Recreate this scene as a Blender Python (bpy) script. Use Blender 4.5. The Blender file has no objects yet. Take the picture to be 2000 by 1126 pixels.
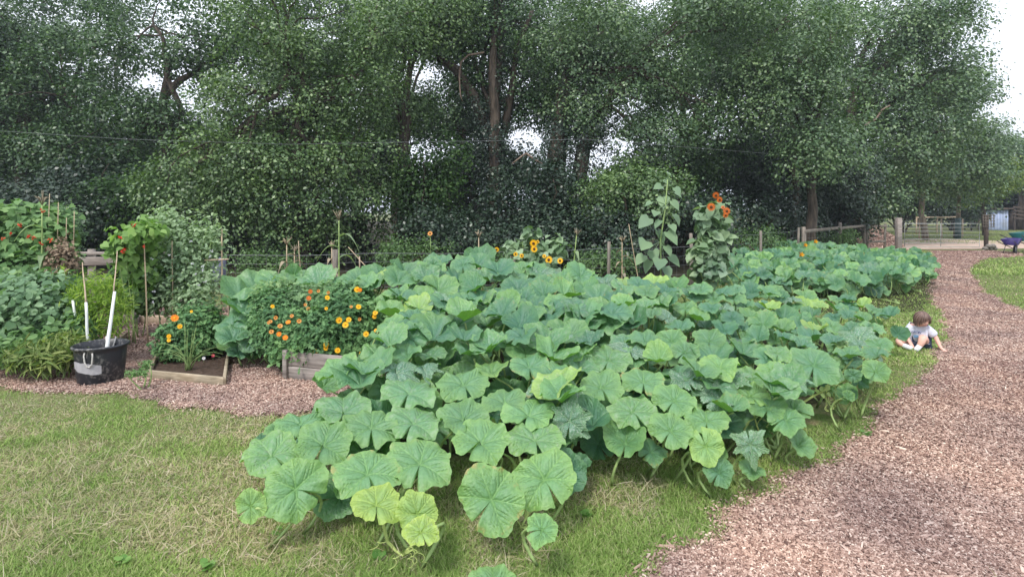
import bpy, bmesh, math, random
import numpy as np
from mathutils import Vector, Matrix, Euler
R = math.radians
PI = math.pi
scene = bpy.context.scene
col = scene.collection

# ------------------------------------------------------------------ camera, sky, sun, exposure
CAMZ, F, HY = 1.6, 1100.0, 412.0          # eye height (m), focal length and horizon row in 2000-px photo units
cam_data = bpy.data.cameras.new('camera')
cam_data.sensor_width = 36.0
cam_data.lens = 36.0 * F / 2000.0
cam_data.shift_y = -(563.0 - HY) / 2000.0
cam_data.clip_start = 0.05
cam_data.clip_end = 3000
cam = bpy.data.objects.new('camera', cam_data)
cam.location = (0, 0, CAMZ)
cam.rotation_euler = (R(90), 0, 0)
col.objects.link(cam)
scene.camera = cam

SUN_EL, SUN_ROT = R(52), R(205)
w = bpy.data.worlds.new('World')
scene.world = w
w.use_nodes = True
nt = w.node_tree
nt.nodes.clear()
wo = nt.nodes.new('ShaderNodeOutputWorld')
bg = nt.nodes.new('ShaderNodeBackground')
sky = nt.nodes.new('ShaderNodeTexSky')
sky.sky_type = 'NISHITA'
sky.sun_disc = False
sky.sun_elevation = SUN_EL
sky.sun_rotation = SUN_ROT
sky.air_density = 1.0
sky.dust_density = 3.0
sky.ozone_density = 1.0
hs = nt.nodes.new('ShaderNodeHueSaturation')      # overcast: nearly colourless cloud cover
hs.inputs['Saturation'].default_value = 0.34
hs.inputs['Value'].default_value = 1.0
tcw = nt.nodes.new('ShaderNodeTexCoord')
mpw = nt.nodes.new('ShaderNodeMapping'); mpw.inputs['Scale'].default_value = (1.5, 1.5, 5)
nzw = nt.nodes.new('ShaderNodeTexNoise'); nzw.inputs['Scale'].default_value = 1.6; nzw.inputs['Detail'].default_value = 5
rgw = nt.nodes.new('ShaderNodeMapRange')
rgw.inputs['From Min'].default_value = 0.3; rgw.inputs['From Max'].default_value = 0.7
rgw.inputs['To Min'].default_value = 0.0; rgw.inputs['To Max'].default_value = 1.0
mxw = nt.nodes.new('ShaderNodeMix'); mxw.data_type = 'RGBA'
mxw.inputs[7].default_value = (13.2, 14.0, 15.6, 1)    # flat cloud
fw = nt.nodes.new('ShaderNodeMath'); fw.operation = 'MULTIPLY_ADD'
fw.inputs[1].default_value = 0.22; fw.inputs[2].default_value = 0.66
nt.links.new(tcw.outputs['Generated'], mpw.inputs['Vector'])
nt.links.new(mpw.outputs['Vector'], nzw.inputs['Vector'])
nt.links.new(nzw.outputs['Fac'], rgw.inputs['Value'])
nt.links.new(rgw.outputs['Result'], fw.inputs[0])
nt.links.new(fw.outputs[0], mxw.inputs[0])
nt.links.new(sky.outputs[0], hs.inputs['Color'])
nt.links.new(hs.outputs[0], mxw.inputs[6])
nt.links.new(mxw.outputs[2], bg.inputs['Color'])
bg.inputs['Strength'].default_value = 0.09
nt.links.new(bg.outputs[0], wo.inputs[0])

sl = bpy.data.lights.new('sun', 'SUN')
sl.energy = 2.1
sl.angle = R(11)
sl.color = (1.0, 0.96, 0.9)
so = bpy.data.objects.new('sun', sl)
# sky sun_rotation is measured clockwise from +Y
sd = Vector((math.sin(SUN_ROT) * math.cos(SUN_EL), math.cos(SUN_ROT) * math.cos(SUN_EL), math.sin(SUN_EL)))
so.rotation_euler = sd.to_track_quat('Z', 'Y').to_euler()
col.objects.link(so)

scene.view_settings.view_transform = 'Standard'
scene.view_settings.look = 'None'
scene.view_settings.exposure = 0.52
scene.view_settings.gamma = 1.0
scene.cycles.max_bounces = 6
scene.cycles.diffuse_bounces = 3
scene.cycles.transmission_bounces = 4
scene.cycles.transparent_max_bounces = 8

# ------------------------------------------------------------------ tools
def at(px, py, Y):
    "world point seen at photo pixel (px,py) at depth Y"
    return Vector(((px - 1000) / F * Y, Y, CAMZ - (py - HY) / F * Y))
def gnd(px, py, z=0.0):
    Y = (CAMZ - z) * F / (py - HY)
    return Vector(((px - 1000) / F * Y, Y, z))
def proj(X, Y, Z):
    return 1000 + F * X / Y, HY + F * (CAMZ - Z) / Y

def inpoly(x, y, poly):
    x = np.asarray(x, float); y = np.asarray(y, float)
    res = np.zeros(x.shape, bool)
    n = len(poly); j = n - 1
    for i in range(n):
        xi, yi = poly[i][0], poly[i][1]; xj, yj = poly[j][0], poly[j][1]
        c = ((yi > y) != (yj > y)) & (x < (xj - xi) * (y - yi) / ((yj - yi) if yj != yi else 1e-9) + xi)
        res ^= c; j = i
    return res

def props(o, label=None, cat=None, group=None, kind=None):
    if label: o['label'] = label
    if cat: o['category'] = cat
    if group: o['group'] = group
    if kind: o['kind'] = kind
    return o
def empty(name, loc=(0, 0, 0), rz=0, label=None, cat=None, group=None):
    o = bpy.data.objects.new(name, None)
    o.empty_display_size = 0.2
    o.location = loc; o.rotation_euler = (0, 0, rz)
    col.objects.link(o)
    return props(o, label, cat, group)

def mesh_np(name, V, flat, sizes, mat, smooth=False, attrs=None):
    me = bpy.data.meshes.new(name)
    V = np.ascontiguousarray(V, dtype=np.float32)
    flat = np.ascontiguousarray(flat, dtype=np.int32); sizes = np.ascontiguousarray(sizes, dtype=np.int32)
    me.vertices.add(len(V)); me.vertices.foreach_set('co', V.ravel())
    me.loops.add(len(flat)); me.loops.foreach_set('vertex_index', flat)
    me.polygons.add(len(sizes))
    st = np.zeros(len(sizes), np.int32); st[1:] = np.cumsum(sizes)[:-1]
    me.polygons.foreach_set('loop_start', st)
    try: me.polygons.foreach_set('loop_total', sizes)
    except Exception: pass
    if smooth: me.polygons.foreach_set('use_smooth', np.ones(len(sizes), bool))
    me.update(calc_edges=True)
    if attrs:
        for k, v in attrs.items():
            a = me.attributes.new(k, 'FLOAT', 'POINT'); a.data.foreach_set('value', np.asarray(v, np.float32))
    if mat: me.materials.append(mat)
    return me

def link(name, me, parent=None, loc=None):
    o = bpy.data.objects.new(name, me); col.objects.link(o)
    if parent is not None: o.parent = parent
    if loc is not None: o.location = loc
    return o

def nrm(a): return a / np.maximum(np.linalg.norm(a, axis=-1, keepdims=True), 1e-9)

def scatter(tv, tf, P, N, D, S):
    """copies of template (verts tv, faces tf; +Y tip, +Z normal) at points P, normals N, tip directions D, scales S (n,) or (n,3)"""
    tv = np.asarray(tv, float); n = len(P)
    N = nrm(N); X = nrm(np.cross(D, N)); Yv = np.cross(N, X)
    S = np.asarray(S, float)
    if S.ndim == 1: S = np.repeat(S[:, None], 3, 1)
    L = tv[None] * S[:, None, :]
    V = P[:, None, :] + L[..., 0:1] * X[:, None] + L[..., 1:2] * Yv[:, None] + L[..., 2:3] * N[:, None]
    k = len(tv)
    fl = np.concatenate([np.array(f) for f in tf]); sz = np.array([len(f) for f in tf])
    flat = (fl[None] + (np.arange(n) * k)[:, None]).ravel()
    return V.reshape(-1, 3), flat, np.tile(sz, n)

class Acc:
    "collects geometry, then becomes one mesh"
    def __init__(s): s.V = []; s.f = []; s.s = []; s.n = 0
    def add(s, V, flat, sizes):
        s.V.append(np.asarray(V, float).reshape(-1, 3)); s.f.append(np.asarray(flat) + s.n); s.s.append(np.asarray(sizes)); s.n += len(s.V[-1])
    def faces(s, V, faces):
        s.add(V, np.concatenate([np.array(f) for f in faces]), [len(f) for f in faces])
    def tube(s, pts, rad, seg=7, cap=True):
        pts = np.array([tuple(p) for p in pts], float); m = len(pts)
        rad = np.full(m, rad, float) if np.isscalar(rad) else np.interp(np.linspace(0, 1, m), np.linspace(0, 1, len(rad)), rad)
        T = nrm(np.gradient(pts, axis=0))
        ref = np.array([0, 0, 1.0]) if abs(T[0][2]) < .9 else np.array([1.0, 0, 0])
        A = nrm(np.cross(T[0], ref)); V = []
        for i in range(m):
            A = nrm(A - T[i] * np.dot(A, T[i])); B = np.cross(T[i], A)
            an = np.arange(seg) * 2 * PI / seg
            V.append(pts[i] + rad[i] * (np.cos(an)[:, None] * A + np.sin(an)[:, None] * B))
        V = np.concatenate(V)
        fs = [(i * seg + j, i * seg + (j + 1) % seg, (i + 1) * seg + (j + 1) % seg, (i + 1) * seg + j) for i in range(m - 1) for j in range(seg)]
        if cap: fs += [tuple(range(seg))[::-1], tuple((m - 1) * seg + j for j in range(seg))]
        s.faces(V, fs)
    def box(s, c, d, rz=0, bev=0.0, M=None):
        "bevelled box: centre c, size d"
        x, y, z = d[0] / 2, d[1] / 2, d[2] / 2
        b = min(bev, x * .4, y * .4, z * .4)
        bm = bmesh.new(); bmesh.ops.create_cube(bm, size=1)
        for v in bm.verts: v.co = Vector((v.co.x * 2 * x, v.co.y * 2 * y, v.co.z * 2 * z))
        if b > 0: bmesh.ops.bevel(bm, geom=bm.edges[:], offset=b, segments=1, affect='EDGES')
        bm.normal_update()
        MM = M if M is not None else (Matrix.Translation(c) @ Matrix.Rotation(rz, 4, 'Z'))
        bm.verts.index_update()
        V = [tuple(MM @ v.co) for v in bm.verts]; fs = [tuple(v.index for v in f.verts) for f in bm.faces]
        bm.free(); s.faces(V, fs)
    def beam(s, a, b, wd, th, bev=0.003, roll=0):
        "rectangular bar from a to b"
        a = Vector(a); b = Vector(b); d = b - a; L = d.length
        q = d.to_track_quat('Z', 'Y')
        s.box(None, (wd, th, L), bev=bev, M=Matrix.Translation((a + b) / 2) @ q.to_matrix().to_4x4() @ Matrix.Rotation(roll, 4, 'Z'))
    def mesh(s, name, mat, smooth=False):
        return mesh_np(name, np.concatenate(s.V), np.concatenate(s.f), np.concatenate(s.s), mat, smooth)
    def obj(s, name, mat, parent=None, smooth=False, loc=None):
        return link(name, s.mesh(name, mat, smooth), parent, loc)

# ------------------------------------------------------------------ materials
class NT:
    def __init__(s, name):
        s.m = bpy.data.materials.new(name); s.m.use_nodes = True; s.t = s.m.node_tree; s.t.nodes.clear()
        s.out = s.t.nodes.new('ShaderNodeOutputMaterial')
    def n(s, t, **kw):
        nd = s.t.nodes.new(t)
        for k, v in kw.items(): setattr(nd, k, v)
        return nd
    def l(s, a, b): s.t.links.new(a, b)
    def noise(s, scale, detail=4, coord='Object', vec=None, dist=0.0):
        nz = s.n('ShaderNodeTexNoise'); nz.inputs['Scale'].default_value = scale; nz.inputs['Detail'].default_value = detail
        nz.inputs['Distortion'].default_value = dist
        if vec is None: vec = s.n('ShaderNodeTexCoord').outputs[coord]
        s.l(vec, nz.inputs['Vector']); return nz.outputs['Fac']
    def ramp(s, fac, stops):
        r = s.n('ShaderNodeValToRGB'); e = r.color_ramp.elements
        while len(e) < len(stops): e.new(0.5)
        for i, (p, c) in enumerate(stops): e[i].position = p; e[i].color = (*c[:3], 1)
        s.l(fac, r.inputs[0]); return r.outputs[0]
    def mix(s, fac, a, b, mode='MIX'):
        m = s.n('ShaderNodeMix', data_type='RGBA', blend_type=mode)
        for v, i in ((fac, 0), (a, 6), (b, 7)):
            if hasattr(v, 'is_linked') or hasattr(v, 'links'): s.l(v, m.inputs[i])
            elif i == 0: m.inputs[0].default_value = v
            else: m.inputs[i].default_value = (*v[:3], 1)
        return m.outputs[2]
    def rnd(s): return s.n('ShaderNodeNewGeometry').outputs['Random Per Island']
    def princ(s, colr, rough=0.7, bump=None, bstr=0.3, bdist=0.01, trans=0.0, tcol=None, spec=0.3, metal=0.0):
        p = s.n('ShaderNodeBsdfPrincipled')
        if hasattr(colr, 'links'): s.l(colr, p.inputs['Base Color'])
        else: p.inputs['Base Color'].default_value = (*colr, 1)
        if hasattr(rough, 'links'): s.l(rough, p.inputs['Roughness'])
        else: p.inputs['Roughness'].default_value = rough
        p.inputs['Specular IOR Level'].default_value = spec; p.inputs['Metallic'].default_value = metal
        if bump is not None:
            b = s.n('ShaderNodeBump'); b.inputs['Strength'].default_value = bstr; b.inputs['Distance'].default_value = bdist
            s.l(bump, b.inputs['Height']); s.l(b.outputs[0], p.inputs['Normal'])
        o = p.outputs[0]
        if trans > 0:
            t = s.n('ShaderNodeBsdfTranslucent')
            tc = tcol if tcol is not None else colr
            if hasattr(tc, 'links'): s.l(tc, t.inputs[0])
            else: t.inputs[0].default_value = (*tc, 1)
            ms = s.n('ShaderNodeMixShader'); ms.inputs[0].default_value = trans
            s.l(o, ms.inputs[1]); s.l(t.outputs[0], ms.inputs[2]); o = ms.outputs[0]
        s.l(o, s.out.inputs[0]); return s.m

def foliage(name, c1, c2, c3=None, trans=0.3, rough=0.55, big=0.35, tint=(1.25, 1.5, 0.6), spec=0.25):
    """leaf material: each leaf its own shade between c1, c2 (and c3), slow drift through the crown"""
    s = NT(name)
    c3 = c3 or tuple((a + b) / 2 for a, b in zip(c1, c2))
    r = s.rnd()
    base = s.ramp(r, [(0.0, c1), (0.55, c3), (1.0, c2)])
    nz = s.noise(big, 3)
    drift = s.ramp(nz, [(0.3, (0.68, 0.76, 0.84)), (0.7, (1.22, 1.2, 1.05))])
    c = s.mix(1.0, base, drift, 'MULTIPLY')
    tc = s.mix(1.0, c, tint, 'MULTIPLY')
    return s.princ(c, rough, trans=trans, tcol=tc, spec=spec)

def plain(name, c, rough=0.6, var=0.25, scale=12, bstr=0.2, bdist=0.003, spec=0.3, metal=0.0, trans=0.0):
    s = NT(name)
    nz = s.noise(scale, 5)
    cc = s.ramp(nz, [(0.25, tuple(x * (1 - var) for x in c)), (0.75, tuple(min(1, x * (1 + var)) for x in c))])
    return s.princ(cc, rough, bump=nz, bstr=bstr, bdist=bdist, spec=spec, metal=metal, trans=trans)

def woodmat(name, c1, c2, scale=1.0, rough=0.8, axis=(1, 1, 0.08)):
    s = NT(name)
    tc = s.n('ShaderNodeTexCoord'); mp = s.n('ShaderNodeMapping'); mp.inputs['Scale'].default_value = axis
    s.l(tc.outputs['Object'], mp.inputs[0])
    g = s.noise(40 * scale, 6, vec=mp.outputs[0], dist=0.6); b = s.noise(3, 3)
    c = s.mix(s.ramp(g, [(0.35, (0, 0, 0)), (0.65, (1, 1, 1))]), c1, c2)
    c = s.mix(1.0, c, s.ramp(b, [(0.3, (0.7, 0.72, 0.72)), (0.7, (1.15, 1.1, 1.08))]), 'MULTIPLY')
    return s.princ(c, rough, bump=g, bstr=0.5, bdist=0.004)

def barkmat(name, c1, c2):
    s = NT(name)
    tc = s.n('ShaderNodeTexCoord'); mp = s.n('ShaderNodeMapping'); mp.inputs['Scale'].default_value = (1, 1, 0.2)
    s.l(tc.outputs['Object'], mp.inputs[0])
    g = s.noise(14, 6, vec=mp.outputs[0], dist=0.4)
    c = s.mix(s.ramp(g, [(0.35, (0, 0, 0)), (0.65, (1, 1, 1))]), c1, c2)
    return s.princ(c, 0.9, bump=g, bstr=0.8, bdist=0.03)

# leaf templates: +Y tip, +Z normal, unit length
T_DIA = ([(0, 0, 0), (-.34, .5, .06), (0, 1, -.02), (.34, .5, .06)], [(0, 3, 2, 1)])
T_HEX = ([(0, 0, 0), (.22, .2, .04), (.27, .55, .06), (0, 1, -.06), (-.27, .55, .06), (-.22, .2, .04)], [(0, 1, 2, 3), (0, 3, 4, 5)])
T_NAR = ([(0, 0, 0), (.09, .35, .02), (.07, .7, .0), (0, 1, -.08), (-.07, .7, .0), (-.09, .35, .02)], [(0, 1, 2, 3), (0, 3, 4, 5)])
T_HEART = ([(0, .04, 0), (.3, -.08, .05), (.5, .22, .06), (.36, .62, .0), (0, 1.05, -.2), (-.36, .62, .0), (-.5, .22, .06), (-.3, -.08, .05), (0, .5, -.05)],
           [(0, 1, 2, 8), (8, 2, 3, 4), (8, 4, 5, 6), (0, 8, 6, 7)])
T_ROUND = ([(0.5 * math.sin(a), .5 - .5 * math.cos(a), .07 * math.cos(2 * a)) for a in [k * PI / 4 for k in range(8)]], [tuple(range(8))])
# ------------------------------------------------------------------ ground, lawn, paths
rg = np.random.default_rng(11)
def noise2(x, y, sc, seed=0):
    "cheap smooth 2-D value noise in 0..1"
    r = np.random.default_rng(seed); tab = r.random((64, 64))
    x = np.asarray(x) * sc; y = np.asarray(y) * sc
    xi = np.floor(x).astype(int); yi = np.floor(y).astype(int); fx = x - xi; fy = y - yi
    fx = fx * fx * (3 - 2 * fx); fy = fy * fy * (3 - 2 * fy)
    g = lambda a, b: tab[a % 64, b % 64]
    return (g(xi, yi) * (1 - fx) + g(xi + 1, yi) * fx) * (1 - fy) + (g(xi, yi + 1) * (1 - fx) + g(xi + 1, yi + 1) * fx) * fy
def fbm(x, y, sc, seed=0): return .55 * noise2(x, y, sc, seed) + .3 * noise2(x, y, sc * 2.1, seed + 1) + .15 * noise2(x, y, sc * 4.3, seed + 2)

def gpoly(pts): return [tuple(gnd(a, b))[:2] for a, b in pts]
PATH_PX = [(1240, 1180), (1285, 1078), (1340, 1062), (1420, 1018), (1500, 968), (1545, 935), (1650, 905), (1652, 880), (1715, 845), (1692, 820),
           (1780, 760), (1806, 725), (1835, 690), (1848, 645), (1830, 600), (1815, 570), (1822, 530), (1825, 500), (1812, 489), (1930, 489), (1990, 492), (2010, 500), (1925, 505),
           (1897, 520), (1900, 545), (1925, 570), (2000, 612), (2300, 740), (2600, 1180)]
BED_PX = [(-500, 700), (-500, 780), (0, 748), (60, 772), (150, 765), (235, 768), (330, 792), (470, 810), (600, 806), (700, 760), (760, 700), (760, 640), (600, 615), (440, 600), (180, 598), (-500, 600)]
PATH = gpoly(PATH_PX); BED = gpoly(BED_PX)

def edge_shift(x, y):
    return (fbm(x, y, 3.0, 5) - .5) * .28, (fbm(x, y, 3.0, 15) - .5) * .28
def in_path(x, y):
    a, b = edge_shift(x, y); return inpoly(x + a, y + b, PATH)
def in_bed(x, y):
    a, b = edge_shift(x, y); return inpoly(x + a, y + b, BED)

def sheet(name, poly, z, mat, sub=0):
    me = bpy.data.meshes.new(name)
    me.from_pydata([(a, b, z) for a, b in poly], [], [tuple(range(len(poly)))]); me.update()
    if me.polygons[0].normal.z < 0: me.flip_normals()
    me.materials.append(mat)
    o = link(name, me); return props(o, kind='structure')

s = NT('lawn_soil')
n1 = s.noise(1.3, 6); n2 = s.noise(9, 6); n3 = s.noise(60, 4)
c = s.mix(s.ramp(n1, [(0.4, (0, 0, 0)), (0.62, (1, 1, 1))]), (0.12, 0.18, 0.05), (0.20, 0.21, 0.10))
c = s.mix(s.ramp(n2, [(0.45, (0, 0, 0)), (0.7, (1, 1, 1))]), c, (0.25, 0.22, 0.12))
c = s.mix(1.0, c, s.ramp(n3, [(0.3, (0.5, 0.5, 0.5)), (0.7, (1.15, 1.15, 1.1))]), 'MULTIPLY')
M_LAWN = s.princ(c, 0.95, bump=n3, bstr=0.8, bdist=0.03, spec=0.1)
me = bpy.data.meshes.new('ground'); me.from_pydata([(-500, -60, 0), (500, -60, 0), (500, 900, 0), (-500, 900, 0)], [], [(0, 1, 2, 3)]); me.materials.append(M_LAWN)
props(link('ground', me), kind='structure')

s = NT('wood_chip_base')
n1 = s.noise(50, 6); n2 = s.noise(2.2, 4)
c = s.ramp(n1, [(0.3, (0.08, 0.045, 0.038)), (0.55, (0.28, 0.17, 0.145)), (0.75, (0.52, 0.37, 0.32))])
c = s.mix(1.0, c, s.ramp(n2, [(0.3, (0.8, 0.8, 0.8)), (0.7, (1.15, 1.1, 1.1))]), 'MULTIPLY')
M_CHIPBASE = s.princ(c, 0.95, bump=n1, bstr=1.0, bdist=0.02, spec=0.1)
def wobble(poly, step=0.12):
    "densify a ground outline and shift it the same way the grass edge is shifted"
    out = []
    for i in range(len(poly)):
        a = np.array(poly[i]); b = np.array(poly[(i + 1) % len(poly)]); n = max(1, min(80, int(np.linalg.norm(b - a) / step)))
        for k in range(n):
            p = a + (b - a) * k / n; sx, sy = edge_shift(p[0], p[1]); out.append((p[0] - float(sx), p[1] - float(sy)))
    return out
sheet('wood_chip_path', wobble(PATH), 0.004, M_CHIPBASE)
sheet('wood_chip_path', wobble(BED), 0.005, M_CHIPBASE)
M_SOIL = plain('bare_soil', (0.075, 0.052, 0.04), 0.95, 0.45, 25, 1.0, 0.02, 0.1)
s = NT('woodland_soil')
n1 = s.noise(6, 6); M_WOODFLOOR = s.princ(s.ramp(n1, [(0.3, (0.02, 0.018, 0.012)), (0.7, (0.06, 0.055, 0.03))]), 0.95, bump=n1, bstr=1, bdist=.05, spec=.1)
sheet('woodland_floor', [(-80, 11.5), (-5, 11.3), (4, 12.2), (9, 18.5), (13.5, 24.5), (20, 45), (60, 90), (-80, 90)], 0.005, M_WOODFLOOR)
# pale sandy strip past the gate
s = NT('sand')
n1 = s.noise(3, 5); M_SAND = s.princ(s.ramp(n1, [(0.35, (0.42, 0.30, 0.24)), (0.65, (0.58, 0.46, 0.38))]), 0.95, spec=.1)
sheet('sandy_track', [tuple(gnd(a, b))[:2] for a, b in [(1700, 489), (1800, 487), (1935, 486), (2100, 484), (2100, 472), (1930, 470), (1850, 466), (1760, 468), (1660, 476), (1640, 484)]], 0.008, M_SAND)

s = NT('patch_shade_soil')  # dark ground colour stands in for the shade between the pumpkin leaves
n1 = s.noise(18, 6); M_PSHADE = s.princ(s.ramp(n1, [(0.35, (0.022, 0.020, 0.012)), (0.6, (0.05, 0.05, 0.022)), (0.75, (0.06, 0.09, 0.025))]), 0.95, bump=n1, bstr=1, bdist=.03, spec=.1)
sheet('patch_shade_soil', wobble([(-.9, 3.7), (0.7, 3.7), (2.2, 4.3), (3.7, 6.0), (4.6, 7.4), (4.2, 8.9), (-2.4, 8.9), (-2.9, 6.6), (-1.0, 6.2)], .2), .009, M_PSHADE)
sheet('patch_shade_soil', wobble([(4.3, 8.9), (6.5, 9.0), (8.6, 11.4), (11.4, 15.2), (8.5, 15.4), (5.0, 10.6)], .2), .009, M_PSHADE)
# grass blades
M_GRASS = None
s = NT('grass_blades')
r = s.rnd()
g = s.ramp(r, [(0.0, (0.16, 0.27, 0.06)), (0.5, (0.26, 0.38, 0.095)), (0.85, (0.36, 0.45, 0.16)), (1.0, (0.46, 0.46, 0.24))])
pos = s.n('ShaderNodeNewGeometry').outputs['Position']
d = s.noise(0.9, 5, vec=pos)
st = s.ramp(r, [(0.0, (0.36, 0.34, 0.16)), (0.6, (0.50, 0.44, 0.28)), (1.0, (0.62, 0.54, 0.42))])
at_ = s.n('ShaderNodeAttribute', attribute_name='dry')
g = s.mix(at_.outputs['Fac'], g, st)
g = s.mix(1.0, g, s.ramp(d, [(0.35, (0.8, 0.85, 0.8)), (0.65, (1.15, 1.12, 1.1))]), 'MULTIPLY')
M_GRASS = s.princ(g, 0.6, trans=0.3, tcol=g, spec=0.2)

def dryness(x, y):
    f = fbm(x, y, 1.6, 40) + .35 * (noise2(x, y, 7, 44) - .5)
    f = f + .25 * np.clip((-.35 - x) / .8, 0, 1) + .02 - .05 * (x > 0.2) - .06 * ((y > 3.6) & (x < -1)) - .3 * (y > 6.5)
    return np.clip((f - .47) * 3.6, 0, 1)

T_BLADE = ([(-.5, 0, 0), (.5, 0, 0), (.38, .55, .10), (-.38, .55, .10), (0, 1, .38)], [(0, 1, 2, 3), (3, 2, 4)])
def blades(name, X, Y, ln, wd, lean, dry, cols=True, z0=0.0):
    n = len(X); az = rg.random(n) * 2 * PI
    le = lean * (0.3 + rg.random(n))
    D = np.stack([np.cos(az) * np.sin(le), np.sin(az) * np.sin(le), np.cos(le)], 1)
    N0 = np.stack([np.cos(az) * np.cos(le), np.sin(az) * np.cos(le), -np.sin(le)], 1)
    N = N0 + 0.5 * rg.normal(size=(n, 3)); N = N - D * (N * D).sum(1, keepdims=True)
    S = np.stack([wd, ln, ln], 1)
    P = np.stack([X, Y, np.full(n, z0)], 1)
    V, f, sz = scatter(*T_BLADE, P, N, D, S)
    return V, f, sz, np.repeat(dry, 5)

def lawn_points(n, y0, y1, power=2.0):
    "random ground points inside the view wedge, denser near the camera"
    u = rg.random(n); Y = (y0 ** (1 - power) + u * (y1 ** (1 - power) - y0 ** (1 - power))) ** (1 / (1 - power))
    X = (rg.random(n) * 2 - 1) * (Y * 0.98 + .3)
    return X, Y
PATCH_G = [(-1.55, 2.9), (-1.0, 2.45), (0.6, 2.35), (1.0, 3.1), (2.2, 3.5), (3.0, 4.4), (4.3, 5.9), (5.6, 9), (-2.5, 9), (-1.5, 5)]
Vs, fs, ss, ds = [], [], [], []; off = 0
for (n, y0, y1, ln0, wd0, pw) in ((420000, 2.2, 6.2, .036, .0036, 2.6), (200000, 5.8, 16, .042, .009, 2.2), (120000, 14, 45, .07, .02, 2.0)):
    X, Y = lawn_points(n, y0, y1, pw)
    wood = (Y > 11.6) & (X < np.where(Y < 12.5, 4.0, np.where(Y < 24.5, 4 + (Y - 12.2) * .77, 13.5 + (Y - 24.5) * .33)))
    keep = ~in_path(X, Y) & ~in_bed(X, Y) & ~wood & ~((Y > 5.0) & (X < -0.8) & (Y < 11.6))
    keep &= ~((Y > 22.2) & (Y < 27.5) & (X > 12))
    deep = inpoly(X, Y, [(-1.0, 3.6), (0.8, 3.6), (2.4, 4.2), (4, 6), (5, 9), (-1, 9)])
    keep &= ~deep
    thin = fbm(X, Y, 4.5, 70) + .5 * rg.random(n) > .42
    keep &= thin | (Y > 6)
    X = X[keep]; Y = Y[keep]; m = len(X)
    dz = dryness(X, Y)
    dry = (rg.random(m) < dz * .66 + .10).astype(float)
    ln = ln0 * (0.55 + .9 * rg.random(m)) * (1 + .7 * (fbm(X, Y, 3, 50) - .4)) * (1 - .25 * dry)
    wd = wd0 * (0.6 + .8 * rg.random(m))
    lean = np.where(dry > .5, R(75), R(48))
    V, f, sz, dd = blades('g', X, Y, ln, wd, lean, dry)
    Vs.append(V); fs.append(f + off); ss.append(sz); ds.append(dd); off += len(V)
# long dead stalks lying in the sward
n = 6000
X, Y = lawn_points(n * 3, 2.3, 6.0, 2.4); k = (dryness(X, Y) > .55) & ~in_path(X, Y) & ~in_bed(X, Y) & (fbm(X, Y, 5, 61) > .5); X = X[k][:n]; Y = Y[k][:n]; m = len(X)
V, f, sz, dd = blades('g', X, Y, .05 + .11 * rg.random(m) ** 2, .0018 + .0022 * rg.random(m), np.full(m, R(84)), np.ones(m), z0=0.03)
Vs.append(V); fs.append(f + off); ss.append(sz); ds.append(dd); off += len(V)
me = mesh_np('grass', np.concatenate(Vs), np.concatenate(fs), np.concatenate(ss), M_GRASS, attrs={'dry': np.concatenate(ds)})
props(link('grass', me), 'short lawn grass with straw coloured dry patches', 'grass', kind='stuff')

# small round-leaved weeds in the lawn
M_WEED = foliage('weed_leaves', (0.10, 0.22, 0.05), (0.22, 0.36, 0.10), trans=.3)
A = Acc()
for (px, py) in ((548, 1045), (1140, 1010), (740, 1095), (240, 1105), (405, 1112), (1455, 905), (1145, 860), (1160, 875), (1132, 842), (1690, 852)):
    c0 = gnd(px, py); n = 7
    az = rg.random(n) * 6.28; P = np.tile(np.array([c0.x, c0.y, .02]), (n, 1)) + rg.normal(size=(n, 3)) * .008
    D = np.stack([np.cos(az), np.sin(az), .3 + 0 * az], 1); N = np.stack([-.3 * np.cos(az), -.3 * np.sin(az), 1 + 0 * az], 1)
    A.add(*scatter(*T_ROUND, P, N, D, .028 + .02 * rg.random(n)))
props(A.obj('lawn_weeds', M_WEED), 'small round leaved weeds low in the lawn', 'weeds', kind='stuff')

# wood chips
s = NT('wood_chips')
r = s.rnd()
c = s.ramp(r, [(0.0, (0.09, 0.052, 0.045)), (0.18, (0.225, 0.140, 0.112)), (0.5, (0.37, 0.245, 0.200)), (0.85, (0.51, 0.37, 0.31)), (1.0, (0.72, 0.59, 0.50))])
nz = s.noise(1.2, 4, vec=s.n('ShaderNodeNewGeometry').outputs['Position'])
c = s.mix(1.0, c, s.ramp(nz, [(0.32, (0.66, 0.66, 0.70)), (0.5, (0.95, .95, .95)), (0.7, (1.12, 1.08, 1.02))]), 'MULTIPLY')
M_CHIP = s.princ(c, 0.85, spec=.2)
T_CHIP = ([(-.5, -.5, 0), (.42, -.5, 0), (.5, .38, 0), (-.35, .5, 0), (-.4, -.46, 1), (.36, -.42, 1), (.38, .34, .9), (-.3, .42, 1)], [(4, 5, 6, 7), (0, 1, 5, 4), (1, 2, 6, 5), (2, 3, 7, 6), (3, 0, 4, 7)])
def chips(X, Y, L, W, H, tilt, zr):
    n = len(X); az = rg.random(n) * 2 * PI
    N = np.stack([rg.normal(size=n) * tilt, rg.normal(size=n) * tilt, np.ones(n)], 1)
    D = np.stack([np.cos(az), np.sin(az), np.zeros(n)], 1)
    P = np.stack([X, Y, .004 + zr * rg.random(n)], 1)
    return scatter(*T_CHIP, P, N, D, np.stack([W, L, H * np.ones(n)], 1))
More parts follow.
